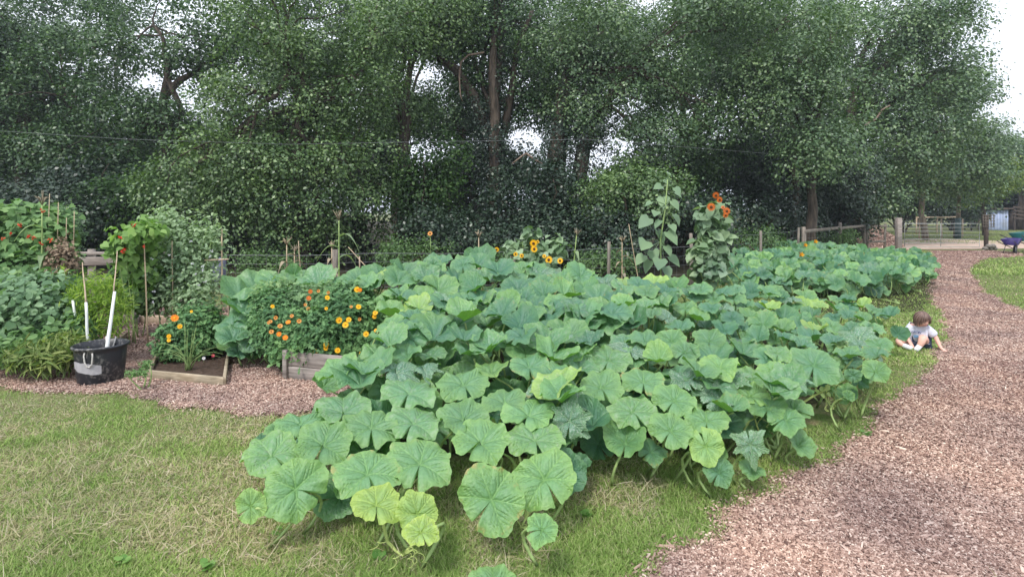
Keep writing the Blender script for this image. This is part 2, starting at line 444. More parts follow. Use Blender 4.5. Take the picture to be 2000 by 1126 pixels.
def chip_field(name, inside, specs, label, extra=0.05):
    A = Acc()
    for (n, y0, y1, x0, x1, L0, pw) in specs:
        u = rg.random(n); Y = (y0 ** (1 - pw) + u * (y1 ** (1 - pw) - y0 ** (1 - pw))) ** (1 / (1 - pw))
        X = (x0 + (x1 - x0) * rg.random(n)) * Y
        k = inside(X + rg.normal(size=n) * extra, Y + rg.normal(size=n) * extra); X = X[k]; Y = Y[k]; m = len(X)
        L = L0 * (0.5 + .6 * rg.random(m)); big = rg.random(m) < .018; L = np.where(big, L * (2 + 1.8 * rg.random(m)), L)
        W = L * (.22 + .3 * rg.random(m)); W = np.where(big, W * .5, W)
        A.add(*chips(X, Y, L, W, .002 + .004 * rg.random(m), .32, .018))
    return props(A.obj(name, M_CHIP), label, 'wood chips', kind='stuff')
chip_field('wood_chips', in_path, [(260000, 2.2, 6.5, .1, .98, .020, 2.4), (80000, 6.0, 13, .55, .98, .028, 2.2), (30000, 12, 23.5, .6, .95, .05, 2.0)], 'pinkish brown bark chips covering the curving path')
chip_field('wood_chips', in_bed, [(170000, 4.2, 7.5, -.98, -.2, .022, 1.6), (15000, 7.2, 9.4, -.98, -.4, .04, 2.0)], 'pinkish brown bark chips between the vegetable beds', .03)
# ------------------------------------------------------------------ pumpkin patch
def pumpkin_material(name, silver=0.0):
    s = NT(name)
    oi = s.n('ShaderNodeObjectInfo')
    vein = s.n('ShaderNodeAttribute', attribute_name='vein').outputs['Fac']
    rad = s.n('ShaderNodeAttribute', attribute_name='rad').outputs['Fac']
    base = oi.outputs['Color']
    n1 = s.noise(22, 6)
    c = s.mix(1.0, base, s.ramp(n1, [(0.3, (0.82, 0.85, 0.86)), (0.7, (1.12, 1.1, 1.08))]), 'MULTIPLY')
    edge = s.mix(1.0, c, (1.35, 1.18, 0.85), 'MULTIPLY')
    c = s.mix(s.ramp(rad, [(0.55, (0, 0, 0)), (1.0, (1, 1, 1))]), c, edge)
    if silver:
        n2 = s.noise(60, 3)
        c = s.mix(s.ramp(n2, [(0.52, (0, 0, 0)), (0.6, (silver,) * 3)]), c, (0.45, 0.52, 0.46))
    pale = s.mix(1.0, c, (1.35, 1.25, 1.05), 'MULTIPLY')
    c = s.mix(vein, c, pale)
    # ageing: tan scorched rims and mildew bloom on some leaves only
    n3 = s.noise(7, 5); rr = s.ramp(oi.outputs['Random'], [(0.88, (0, 0, 0)), (0.95, (.8, .8, .8))])
    m1 = s.n('ShaderNodeMath', operation='MULTIPLY'); s.l(s.ramp(n3, [(0.55, (0, 0, 0)), (0.62, (1, 1, 1))]), m1.inputs[0]); s.l(s.ramp(rad, [(0.80, (0, 0, 0)), (0.98, (1, 1, 1))]), m1.inputs[1])
    m2 = s.n('ShaderNodeMath', operation='MULTIPLY'); s.l(m1.outputs[0], m2.inputs[0]); s.l(rr, m2.inputs[1])
    c = s.mix(m2.outputs[0], c, (0.36, 0.27, 0.10))
    r2 = s.ramp(oi.outputs['Random'], [(0.20, (1, 1, 1)), (0.28, (0, 0, 0))]); n4 = s.noise(14, 6)
    m3 = s.n('ShaderNodeMath', operation='MULTIPLY'); s.l(s.ramp(n4, [(0.5, (0, 0, 0)), (0.66, (.3, .3, .3))]), m3.inputs[0]); s.l(r2, m3.inputs[1])
    c = s.mix(m3.outputs[0], c, (0.36, 0.42, 0.34))
    geo = s.n('ShaderNodeNewGeometry')
    under = s.mix(1.0, c, (1.1, 1.05, 0.65), 'MULTIPLY')
    c = s.mix(geo.outputs['Backfacing'], c, under)
    inv = s.n('ShaderNodeMath', operation='MULTIPLY_ADD'); inv.inputs[1].default_value = -0.8; inv.inputs[2].default_value = 1.0; s.l(vein, inv.inputs[0])
    add = s.n('ShaderNodeMath', operation='ADD'); s.l(inv.outputs[0], add.inputs[0]); s.l(n1, add.inputs[1])
    tc = s.mix(1.0, base, (1.5, 1.9, 0.35), 'MULTIPLY')
    return s.princ(c, 0.42, bump=add.outputs[0], bstr=0.9, bdist=0.007, trans=0.2, tcol=tc, spec=0.5)
M_PUMP = pumpkin_material('pumpkin_leaf_green')
M_ZUC = pumpkin_material('squash_leaf_silvered', 0.7)
M_STALK = plain('pale_green_stalk', (0.26, 0.36, 0.13), 0.6, .2, 20)
M_TENDRIL = plain('yellow_green_vine', (0.42, 0.50, 0.17), 0.55, .15, 20)

def blade_mesh(name, seed, mat, lobed=0.0, bowl=0.0, cup=0.12, fold=0.0, sinus=0.75, NA=96, NR=14):
    r_ = random.Random(seed); sw = r_.uniform(.04, .075)
    ph = [r_.uniform(0, 6.28) for _ in range(8)]
    a0 = PI / 2                                    # tip along +Y, sinus along -Y
    lobes = [a0 + k * R(62) + r_.uniform(-.09, .09) for k in (-2, -1, 0, 1, 2)]
    # secondary veins: starting part way along a main vein
    segs = []
    for a in lobes:
        segs.append(((0, 0), (math.cos(a) * 1.0, math.sin(a) * 1.0), .016))
        for q in (.28, .45, .62):
            for sg in (-1, 1):
                x0, y0 = math.cos(a) * q, math.sin(a) * q; b = a + sg * R(38)
                segs.append(((x0, y0), (x0 + math.cos(b) * .42, y0 + math.sin(b) * .42), .009))
    V = [(0, 0, 0)]; rad = [0.0]; flat = []
    th = [-PI / 2 + 0.0001 + 2 * PI * i / NA for i in range(NA)]
    Rr = []
    for t in th:
        d = math.atan2(math.sin(t + PI / 2), math.cos(t + PI / 2))       # 0 at the sinus
        rr = 0.5 * (1 - sinus * math.exp(-(d / sw) ** 2))
        near = min(abs(math.atan2(math.sin(t - a), math.cos(t - a))) for a in lobes)
        rr *= 1 + (.055 + .42 * lobed) * (math.exp(-(near / (.27 - .07 * lobed)) ** 2) - .5)
        rr *= 1 + .075 * math.sin(2 * t + ph[0]) + .05 * math.sin(3 * t + ph[1]) + .022 * math.sin(11 * t + ph[2]) + .012 * math.sin(23 * t + ph[3]) + (.05 * lobed) * math.sin(37 * t)
        Rr.append(rr)
    for j in range(1, NR + 1):
        q = (j / NR) ** .8
        for i, t in enumerate(th):
            r0 = Rr[i] * q; x, y = r0 * math.cos(t), r0 * math.sin(t)
            near = min(abs(math.atan2(math.sin(t - a), math.cos(t - a))) for a in lobes)
            z = cup * (r0 / .5) / (r0 / .5 + .30) * 1.1 - cup * .9 * (r0 / .5) ** 2.2
            z += .05 * (min(near, .54) / .54) ** 1.2 * min(1, q * 1.8) * (1.0 if near < 1 else .6)      # panels puff up between veins
            z += q ** 3 * (.036 * math.sin(5 * t + ph[4]) + .026 * math.sin(9 * t + ph[5]) + .012 * math.sin(17 * t + ph[6]))
            z += bowl * (r0 / .5) ** 1.25
            z += fold * (abs(x) * 1.1 - .12) * q
            z += .05 * math.sin(2 * t + ph[7]) * q * q
            V.append((x, y, z)); rad.append(q)
    vein = []
    for (x, y, z) in V:
        best = 0
        for (p0, p1, wv) in segs:
            dx, dy = p1[0] - p0[0], p1[1] - p0[1]; L2 = dx * dx + dy * dy
            u = max(0, min(1, ((x * 2 - p0[0]) * dx + (y * 2 - p0[1]) * dy) / L2))
            dd = math.hypot(x * 2 - p0[0] - u * dx, y * 2 - p0[1] - u * dy)
            wl = wv * (1.9 - u)
            best = max(best, max(0.0, 1 - dd / (wl * 2.2)))
        vein.append(best)
    faces = [(0, 1 + i, 1 + (i + 1) % NA) for i in range(NA)]
    for j in range(NR - 1):
        a = 1 + j * NA; b = a + NA
        faces += [(a + i, b + i, b + (i + 1) % NA, a + (i + 1) % NA) for i in range(NA)]
    fl = np.concatenate([np.array(f) for f in faces]); sz = [len(f) for f in faces]
    return mesh_np(name, np.array(V), fl, sz, mat, smooth=True, attrs={'vein': vein, 'rad': rad})

BL = {}
BL['front'] = [blade_mesh('leaf', 100 + i, M_PUMP, lobed=.12, bowl=(.06, .02, .1, .0, .08, .04)[i], cup=(.10, .14, .08, .12, .1, .09)[i], fold=(0, .05, .0, .1, -.04, .02)[i], sinus=(.85, .8, .9, .82, .86, .8)[i], NA=128, NR=20) for i in range(6)]
BL['mid'] = [blade_mesh('leaf', 200 + i, M_PUMP, lobed=.05 + .04 * (i % 3), bowl=(.16, .24, .1, .3, .18, .05, .26, .2)[i], cup=(.16, .10, .2, .12, .08, .18, .14, .1)[i], fold=(.1, .35, .18, .0, .45, .25, -.12, .15)[i], sinus=.75, NA=80, NR=11) for i in range(8)]
BL['squash'] = [blade_mesh('leaf', 300 + i, M_ZUC, lobed=.85, cup=.12, fold=(.05, .2, -.1)[i], sinus=.8, NA=120, NR=13) for i in range(3)]
BL['far'] = [blade_mesh('leaf', 400 + i, M_PUMP, lobed=.12 + .1 * (i % 3), bowl=(.2, .3, .1, .25, .15, .05)[i], cup=(.18, .1, .22, .12, .05, .15)[i], fold=(.1, .35, .5, .0, .6, -.15)[i], sinus=.7, NA=40, NR=6) for i in range(6)]

def stalk_mesh(seed, r0=.0075):
    r_ = random.Random(seed); A = Acc()
    bx, by = r_.uniform(-.12, .12), r_.uniform(-.12, .12)
    pts = [(bx * math.sin(PI * t) + .03 * t * t, by * math.sin(PI * t), t) for t in np.linspace(0, 1, 7)]
    A.tube(pts, [r0 * 1.2, r0 * .9], 6)
    return A.mesh('leaf_stalk', M_STALK, True)
ST = [stalk_mesh(i) for i in range(4)]

rp = random.Random(7)
def leaf_frame(normal, tipdir, size):
    n = Vector(normal).normalized(); d = Vector(tipdir); d = (d - n * d.dot(n)).normalized(); x = d.cross(n)
    M = Matrix.Identity(4)
    for i in range(3): M[i][0] = x[i] * size; M[i][1] = d[i] * size; M[i][2] = n[i] * size
    return M
leaves = []       # (centre Vector, size, Matrix3, kind, colour, base point)
def add_leaf(C, size, tilt, yaw, roll, kind, colour, base=None, mi=None, side=0.0):
    """tilt: lean of the blade towards the camera; side: lean to the right; roll: direction of the tip in the blade's plane (0 = up/away)"""
    v = Vector((C.x, C.y, 0)).normalized()                       # horizontal view direction
    rt = Vector((v.y, -v.x, 0))
    n = Vector((0, 0, 1)) * math.cos(tilt) - v * math.sin(tilt)
    n = (n + rt * math.tan(side) + Vector((math.cos(yaw), math.sin(yaw), 0)) * .0).normalized()
    up = v * math.cos(roll) + rt * math.sin(roll) + Vector((0, 0, .001)); up = up + Vector((0, 0, 1)) * math.tan(min(tilt, 1.2)) * math.cos(roll)
    M = leaf_frame(n, up, size)
    leaves.append((C, size, M, kind, colour, base, mi))

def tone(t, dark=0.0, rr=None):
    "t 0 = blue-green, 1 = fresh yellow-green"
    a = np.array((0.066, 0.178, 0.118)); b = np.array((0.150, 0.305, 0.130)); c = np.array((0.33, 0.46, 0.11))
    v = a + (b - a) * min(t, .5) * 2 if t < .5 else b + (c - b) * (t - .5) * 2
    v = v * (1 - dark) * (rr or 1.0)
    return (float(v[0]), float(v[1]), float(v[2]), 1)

def zc(x, y):
    z = float(np.interp(y, [480, 500, 550, 600, 700, 800, 900, 1000], [.98, .93, .82, .72, .55, .42, .31, .25]))
    t = min(1, max(0, (x - 1200) / 500)); t = t * t * (3 - 2 * t)
    return z - t * .27 * min(1, max(0.4, (760 - y) / 150))
def px_leaf(px, py, wpx, hpx, kind='front', t=.45, roll=0.0, z=None, dz=0, mi=None, dark=0.0, side=0.0, f=1.0):
    if kind in ('mid', 'squash') and py < 640: py += 18 * min(1, (640 - py) / 110)
    z = (zc(px, py) if z is None else z) + dz
    C = gnd(px, py, z)
    delta = math.atan((py - HY) / F)
    tl = math.asin(min(.985, hpx / wpx)) - delta
    size = wpx / F * C.y * 1.0 * f
    add_leaf(C, size, tl, 0, roll, kind, tone(t, dark, rp.uniform(.92, 1.1)), mi=mi, side=side)
# leaves of the front edge, as seen
front = [(530, 893, 116, 78, .5, -.5), (577, 955, 118, 116, .5, -1.3), (490, 988, 60, 66, .6, 1.2), (632, 872, 112, 84, .42, .3), (718, 928, 126, 98, .45, -.3),
         (820, 908, 128, 98, .45, .2), (725, 838, 110, 76, .42, 0), (808, 830, 112, 64, .36, .4), (905, 822, 102, 64, .36, -.2), (940, 868, 118, 78, .48, .5),
         (1045, 862, 112, 66, .5, -.2), (960, 975, 128, 130, .5, .9), (1063, 938, 124, 112, .52, -.6), (1058, 1036, 68, 56, .5, 1.2), (735, 988, 94, 74, .8, 0),
         (815, 1004, 84, 88, .74, .9), (822, 1040, 66, 58, .85, -.4), (588, 832, 96, 50, .34, 0), (545, 838, 56, 34, .4, -1), (670, 808, 112, 56, .3, 0), (1033, 815, 108, 56, .42, .3),
         (985, 790, 92, 48, .4, 0), (800, 772, 112, 58, .3, .3), (905, 755, 102, 62, .38, -.3), (1235, 806, 90, 66, .46, -.6), (1310, 843, 82, 68, .46, .5),
         (1380, 825, 84, 56, .48, 0), (1378, 872, 72, 68, .62, 2.6), (1174, 760, 92, 62, .42, -.3), (1317, 785, 82, 62, .42, .5), (1257, 748, 82, 54, .38, 0),
         (1190, 706, 80, 60, .38, .4), (1590, 716, 92, 74, .24, .2), (1710, 727, 52, 42, .45, .3), (1666, 733, 30, 34, .2, 0), (1385, 668, 66, 42, .3, 0), (1312, 668, 60, 50, .36, 0), (1338, 690, 58, 46, .3, .7),
         (1468, 742, 66, 52, .5, .3), (1465, 775, 70, 44, .55, -.4), (1530, 742, 40, 30, .3, .2), (1500, 800, 70, 50, .36, .2), (1535, 822, 74, 54, .34, .9), (1716, 676, 50, 34, .3, -.4),
         (1085, 560, 70, 42, .2, 0)]
for (px, py, wd, h, t, roll) in front:
    zz = {1: None}.get(0)
    px_leaf(px, py, wd, h, 'front', t, roll)
for (px, py, wd, h, t, roll) in [(1113, 822, 82, 84, .12, .3), (1408, 782, 92, 60, .1, 1.0), (1340, 745, 92, 46, .1, -.4), (1075, 760, 90, 44, .08, .2), (1465, 868, 66, 64, .22, 2.8), (1420, 745, 86, 42, .12, 0),
                                 (1140, 612, 86, 52, .08, 0), (1678, 664, 90, 50, .16, .3), (1130, 790, 66, 44, .1, 1), (1232, 690, 80, 40, .08, 0), (1400, 720, 70, 34, .06, .4)]:
    px_leaf(px, py, wd, h, 'squash', t, roll)
# the leaf poking in at the bottom edge
px_leaf(962, 1150, 100, 66, 'front', .5, 0, z=.2)

FILL = [(610, 800), (660, 735), (720, 690), (742, 640), (752, 575), (700, 560), (715, 528), (800, 512), (900, 500), (960, 498), (1040, 515), (1120, 522), (1220, 535), (1400, 548), (1500, 556),
        (1660, 574), (1735, 606), (1768, 650), (1765, 690), (1700, 708), (1640, 720), (1545, 750), (1520, 790), (1430, 812), (1340, 760), (1230, 735), (1130, 770), (1090, 800), (980, 760), (850, 790), (700, 790)]
occ = [(l[0], l[1]) for l in leaves]
placed_px = [(a[0], a[1], a[2]) for a in front]
y = 800.0; row = 0
while y > 498:
    wy = float(np.interp(y, [500, 560, 620, 700, 800], [54, 62, 72, 84, 100]))
    x = 430 + (row % 2) * wy * .33
    while x < 1790:
        wl = wy * (1 - .44 * min(1, max(0, (x - 1150) / 500)) * (1 if y < 680 else .6))
        jx = x + rp.uniform(-.22, .22) * wl; jy = y + rp.uniform(-.14, .14) * wl
        ok = bool(inpoly(jx, jy, FILL))
        if jx > 1725 and jy > 628: ok = False
        if ok and y > 640:
            for (a, b, c_) in placed_px:
                if abs(a - jx) < .42 * c_ and abs(b - jy) < .34 * c_: ok = False; break
        if ok:
            kind = 'mid'; t = rp.choice([.02, .06, .1, .15, .22, .3, .4]) + (.14 if y > 700 else 0)
            if rp.random() < .07: kind = 'squash'; t = .08
            if rp.random() < .05: t = .68
            wd = wl * rp.uniform(.76, 1.12)
            px_leaf(jx, jy, wd, wd * rp.uniform(.30, .66), kind, t, rp.uniform(-1.3, 1.3), dz=rp.uniform(-.03, .05), side=rp.uniform(-.35, .35))
        x += wl * .66
    y -= wy * (.35 if y > 620 else .28); row += 1
# left lobe behind the marigold box
for (px, py, wd, h, t, z, roll) in [(500, 552, 84, 46, .3, .62, 0), (470, 575, 80, 40, .25, .6, .3), (540, 545, 74, 44, .24, .7, .2), (575, 533, 66, 44, .24, .74, 0), (620, 545, 78, 40, .2, .72, .4), (660, 552, 80, 42, .22, .7, -.3),
                                (700, 556, 76, 40, .2, .7, .2), (470, 605, 84, 46, .2, .5, -.5), (510, 590, 90, 46, .22, .5, .5), (550, 575, 84, 44, .2, .55, 0), (455, 640, 70, 40, .16, .38, -.6), (500, 630, 92, 50, .18, .38, .4),
                                (455, 665, 60, 36, .14, .3, -.3), (492, 668, 46, 50, .12, .28, 2.6), (520, 655, 56, 46, .14, .32, 2.2), (735, 548, 70, 36, .18, .72, 0), (600, 565, 80, 40, .2, .62, .2), (650, 575, 80, 40, .2, .58, 0), (575, 520, 40, 40, .3, .82, 0),
                                (846, 500, 34, 30, .2, 1.0, 0), (935, 492, 62, 44, .14, .98, 0), (905, 503, 54, 34, .16, .95, 0), (700, 535, 60, 34, .2, .8, 0), (745, 530, 64, 38, .16, .82, .3), (790, 520, 60, 36, .15, .86, -.3), (832, 528, 60, 36, .15, .86, 0)]:
    px_leaf(px, py, wd, h, 'mid', t, roll, z=z, side=rp.uniform(-.3, .3))
n_top = len(leaves)
# lower storey of shaded leaves under the canopy
for i in range(n_top):
    C, size, M, kind, colour, base, mi = leaves[i]
    for q_ in range(2 if C.y > 3.1 else 1):
        if rp.random() > (.75 if C.y > 3.1 else .3) or C.z < .26: continue
        C2 = Vector((C.x + rp.uniform(-.2, .2), C.y + rp.uniform(-.08, .3), max(.12, C.z * rp.uniform(.35, .75))))
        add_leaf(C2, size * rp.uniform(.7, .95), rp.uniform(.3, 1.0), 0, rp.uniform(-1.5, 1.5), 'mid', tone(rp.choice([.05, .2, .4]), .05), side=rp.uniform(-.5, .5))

patch1 = leaves; leaves = []
# rear patch beside the path
BACK = [(1425, 492), (1480, 478), (1560, 476), (1640, 484), (1740, 489), (1800, 494), (1822, 510), (1822, 532), (1770, 546), (1735, 556), (1690, 566), (1600, 562), (1440, 550), (1400, 530)]
def zb(x, y): return float(np.interp(y, [505, 530, 562], [.56, .42, .18])) - .2 * min(1, max(0, (x - 1770) / 50))
y = 564.0; row = 0
while y > 476:
    wy = float(np.interp(y, [480, 520, 565], [17, 24, 33])); x = 1395 + (row % 2) * wy * .35
    while x < 1830:
        jx = x + rp.uniform(-.25, .25) * wy; jy = y + rp.uniform(-.15, .15) * wy
        if inpoly(jx, jy, BACK):
            wd = wy * rp.uniform(.9, 1.3)
            px_leaf(jx, jy, wd, wd * rp.uniform(.5, .85), 'far', rp.choice([.0, .03, .06, .1, .18, .3, .5]), rp.uniform(-3, 3), z=zb(jx, jy) + rp.uniform(-.04, .07), side=rp.uniform(-.5, .5))
        x += wy * .68
    y -= wy * .34; row += 1
nb = len(leaves)
for i in range(0, nb):
    C, size, M, kind, colour, base, mi = leaves[i]
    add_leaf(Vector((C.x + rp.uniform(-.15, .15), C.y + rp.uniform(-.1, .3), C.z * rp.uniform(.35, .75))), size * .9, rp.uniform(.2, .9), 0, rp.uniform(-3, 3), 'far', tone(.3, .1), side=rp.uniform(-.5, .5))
patch2 = leaves

def flower_mesh(seed):
    A = Acc(); r_ = random.Random(seed); n = 20; V = []; lv = [(0, .0, .012), (.3, .02, .014), (.65, .05, .02), (1, .085, .045)]
    for (q, z, r0) in lv:
        for i in range(n):
            a = 2 * PI * i / n; rr = r0 * (1 + (.35 if q == 1 else .05) * math.cos(5 * a)); V.append((rr * math.cos(a), rr * math.sin(a), z))
    fs = [(j * n + i, j * n + (i + 1) % n, (j + 1) * n + (i + 1) % n, (j + 1) * n + i) for j in range(3) for i in range(n)]
    A.faces(V, fs); return A
M_FLY = plain('squash_flower_orange', (0.75, 0.38, 0.02), .6, .2, 30, trans=.3)
FLM = flower_mesh(1).mesh('flower', M_FLY, True)

seeds1 = [  # ground position of each plant, label
 ((-0.62, 3.05), 'pumpkin plant at the front whose yellow green vine tip creeps out over the lawn'),
 ((-1.25, 3.05), 'pumpkin plant with broad pale leaves at the front left corner of the patch'),
 ((0.05, 3.0), 'pumpkin plant with the largest flat round leaf at the front edge of the patch'),
 ((-1.05, 4.15), 'pumpkin plant spreading in front of the grey wooden marigold planter'),
 ((0.25, 4.2), 'pumpkin plant with dark star shaped leaves behind the front leaves near the lawn'),
 ((1.15, 3.75), 'pumpkin plant whose four small round leaves hang over the lawn in mid patch'),
 ((1.75, 3.75), 'squash plant with silvery jagged leaves and trailing tendrils at the lawn side'),
 ((2.6, 4.9), 'pumpkin plant with a flat lobed leaf and yellow bloom on the path side'),
 ((3.7, 5.7), 'pumpkin plant with silvery leaves reaching toward the seated toddler'),
 ((-0.4, 5.6), 'pumpkin plant just right of the flowering marigolds'),
 ((1.0, 5.5), 'pumpkin plant in the middle of the patch with a dusty grey jagged leaf'),
 ((2.3, 6.6), 'pumpkin plant of crowded small leaves in the rear right of the main patch'),
 ((3.9, 7.4), 'pumpkin plant at the far right tip of the main patch near the grass gap'),
 ((-2.6, 6.5), 'pumpkin plant whose leaves spill onto wood chips left of the marigold planter'),
 ((-1.9, 7.7), 'pumpkin plant behind the marigold planter by the wire fence'),
 ((-0.5, 7.8), 'pumpkin plant with tall upright leaves at the back left below the fence'),
 ((0.9, 7.8), 'pumpkin plant at the back below the small yellow sunflowers'),
]
seeds2 = [
 ((5.0, 9.2), 'pumpkin plant of the rear patch right of the red sunflower bush'),
 ((6.6, 9.6), 'pumpkin plant at the near edge of the rear patch beside the grass gap'),
 ((8.0, 11.0), 'pumpkin plant at the path edge of the rear patch, nearer the camera'),
 ((6.8, 12.8), 'pumpkin plant with yellow blooms standing up in the rear patch by the fence'),
 ((9.4, 13.6), 'pumpkin plant in the rear patch in front of the heap of bark'),
 ((11.0, 15.0), 'pumpkin plant at the far path corner of the rear patch below the gate post'),
]
def build_patch(lv, seeds, group):
    buckets = {i: [] for i in range(len(seeds))}
    for l in lv:
        C = l[0]; order = sorted(range(len(seeds)), key=lambda i: (seeds[i][0][0] - C.x) ** 2 + (seeds[i][0][1] - C.y) ** 2)
        for i in order:
            if len(buckets[i]) < 98: buckets[i].append(l); break
    plants = []
    for i, ((gx, gy), lab) in enumerate(seeds):
        base = Vector((gx, gy, 0)); root = empty('squash_plant' if lab.startswith('squash') else 'pumpkin_plant', base, 0, lab, 'pumpkin plant' if not lab.startswith('squash') else 'squash plant', group)
        plants.append(root)
        for (C, size, M, kind, colour, b_, mi) in buckets[i]:
            ms = BL[kind]; me = ms[rp.randrange(len(ms))] if mi is None else ms[mi]
            o = link('leaf', me, root); o.color = colour
            Ml = Matrix.Translation(C - base) @ M; o.matrix_basis = Ml
            kz = min(1.0, C.z / .5); foot = Vector((C.x + (gx - C.x) * .2 * kz + rp.uniform(-.04, .04), C.y + (gy - C.y) * .15 * kz + rp.uniform(.05, .17) * kz, 0.0))
            d = C - foot; q = d.to_track_quat('Z', 'Y')
            st = link('leaf_stalk', ST[rp.randrange(4)], o)
            st.matrix_parent_inverse = Ml.inverted()
            st.matrix_basis = Matrix.Translation(foot - base) @ q.to_matrix().to_4x4() @ Matrix.Diagonal((1, 1, d.length * .985, 1))
        # creeping main stems on the ground
        A = Acc()
        for k in range(4):
            a = rp.uniform(1.1, 2.0); pts = []; p = Vector((0, 0, .02))
            for q in range(7):
                pts.append(p.copy()); a = min(2.2, max(.9, a + rp.uniform(-.4, .4))); p = p + Vector((math.cos(a) * .08, math.sin(a) * .08, rp.uniform(-.004, .006)))
            A.tube(pts, [.011, .007], 6)
        A.obj('vine', M_STALK, root, True)
    return plants
GP1 = 'pumpkin plants of the large front patch'; GP2 = 'pumpkin plants of the rear patch'
PL1 = build_patch(patch1, seeds1, GP1); PL2 = build_patch(patch2, seeds2, GP2)

def add_flower(root, P, s=1.0, rot=(0, 0, 0)):
    o = link('flower', FLM, root); o.location = P - root.location; o.rotation_euler = rot; o.scale = (s, s, s); return o
for (px, py, z, ri, s) in [(748, 778, .3, 3, .8), (1115, 786, .32, 4, .8), (1588, 712, .42, 7, .55), (1545, 722, .25, 7, 1.0), (1322, 640, .4, 10, .7), (1385, 848, .2, 5, .3)]:
    add_flower(PL1[ri], gnd(px, py, z), s, (rp.uniform(.3, 1), rp.uniform(-.4, .4), 0))
for (px, py, z) in [(1570, 481, .72), (1562, 500, .68), (1590, 474, .8)]:
    add_flower(PL2[3], gnd(px, py, z), 1.0, (1.0, .2, 0))

def vine_tip(root, pts_px, rad, tendrils, name='vine_tip'):
    A = Acc(); P = [gnd(a, b, z) - root.location for (a, b, z) in pts_px]
    A.tube(P, rad, 8)
    for (k, dx, dy, dz, turns) in tendrils:
        p0 = P[k]; pts = []
        for i in range(28):
            t = i / 27; a = turns * 2 * PI * max(0, t - .4) / .6; rr = .012 * (1 if t > .4 else 0)
            pts.append(p0 + Vector((dx * t + rr * math.sin(a), dy * t + rr * (math.cos(a) - 1), dz * math.sin(PI * t) + .004)))
        A.tube(pts, [.0025, .0012], 5)
    A.obj(name, M_TENDRIL, root, True)
vine_tip(PL1[0], [(745, 1000, .2), (750, 1030, .12), (757, 1058, .05), (775, 1076, .03), (788, 1084, .03), (796, 1072, .06), (812, 1058, .12)], [.009, .007, .005], [(3, -.12, .0, .05, 2), (4, .06, -.1, .05, 3), (4, .12, -.06, .04, 2), (2, .08, .1, .09, 3), (5, .05, -.09, .03, 2.5), (4, -.03, -.12, .04, 2)])
vine_tip(PL1[2], [(1040, 975, .15), (1030, 1005, .08), (1018, 1030, .03), (1045, 1026, .08)], [.008, .005], [(2, -.08, .02, .04, 2), (2, .03, -.1, .04, 2)])
vine_tip(PL1[6], [(1520, 815, .1), (1560, 790, .17), (1590, 772, .22), (1606, 764, .25), (1614, 758, .28)], [.009, .006], [(3, .08, -.02, -.08, 2), (3, .1, .0, .05, 2), (4, .05, -.05, -.14, 3), (4, .12, .02, .02, 2), (4, -.03, -.04, -.16, 2), (4, .07, .04, .04, 2)])
vine_tip(PL1[6], [(1470, 800, .3), (1478, 830, .22), (1488, 855, .1), (1494, 880, .02)], [.006, .003], [(1, .05, -.05, .05, 2), (2, .12, -.02, .07, 2), (2, -.1, -.03, .06, 2)])
# small buds at the right vine tip
M_BUD = foliage('bud_leaves', (.38, .48, .14), (.5, .58, .22), trans=.3)
for k in range(9):
    c0 = gnd(1606 + rp.uniform(-8, 16), 757 + rp.uniform(-8, 14), .26) - PL1[6].location
    az = rp.uniform(0, 6.28)
    BUD = Acc(); BUD.add(*scatter(*T_HEART, np.array([tuple(c0)]), np.array([(.2, -.7, .6)]), np.array([(math.cos(az), .2, math.sin(az))]), np.array([.035])))
    BUD.obj('bud', M_BUD, PL1[6])
# ------------------------------------------------------------------ trees and shrubs
M_BARK = barkmat('bark_dark', (0.035, 0.028, 0.022), (0.11, 0.085, 0.065))
M_BARKP = barkmat('bark_pale', (0.12, 0.10, 0.075), (0.26, 0.22, 0.17))
M_DEADWOOD = barkmat('dead_wood', (0.12, 0.085, 0.065), (0.24, 0.18, 0.14))
F_OAK = foliage('oak_leaves', (0.026, 0.060, 0.026), (0.125, 0.205, 0.078), (0.062, 0.120, 0.048), trans=.2, spec=.5, rough=.4, big=.8)
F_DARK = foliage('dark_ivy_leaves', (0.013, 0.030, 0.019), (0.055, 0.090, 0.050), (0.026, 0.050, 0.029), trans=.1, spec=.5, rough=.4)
F_BRIGHT = foliage('ash_leaves', (0.045, 0.090, 0.034), (0.215, 0.305, 0.125), (0.105, 0.175, 0.066), trans=.22, spec=.5, rough=.4, big=.8)
F_DROOP = foliage('willow_leaves', (0.052, 0.100, 0.052), (0.200, 0.285, 0.140), (0.110, 0.178, 0.086), trans=.22, spec=.5, rough=.4, big=.7)
F_LIME = foliage('yellowing_leaves', (0.085, 0.135, 0.040), (0.26, 0.30, 0.075), (0.14, 0.20, 0.055), trans=.3)
F_UNDER = foliage('hazel_leaves', (0.022, 0.055, 0.016), (0.075, 0.140, 0.035), (0.040, 0.085, 0.024), trans=.25)

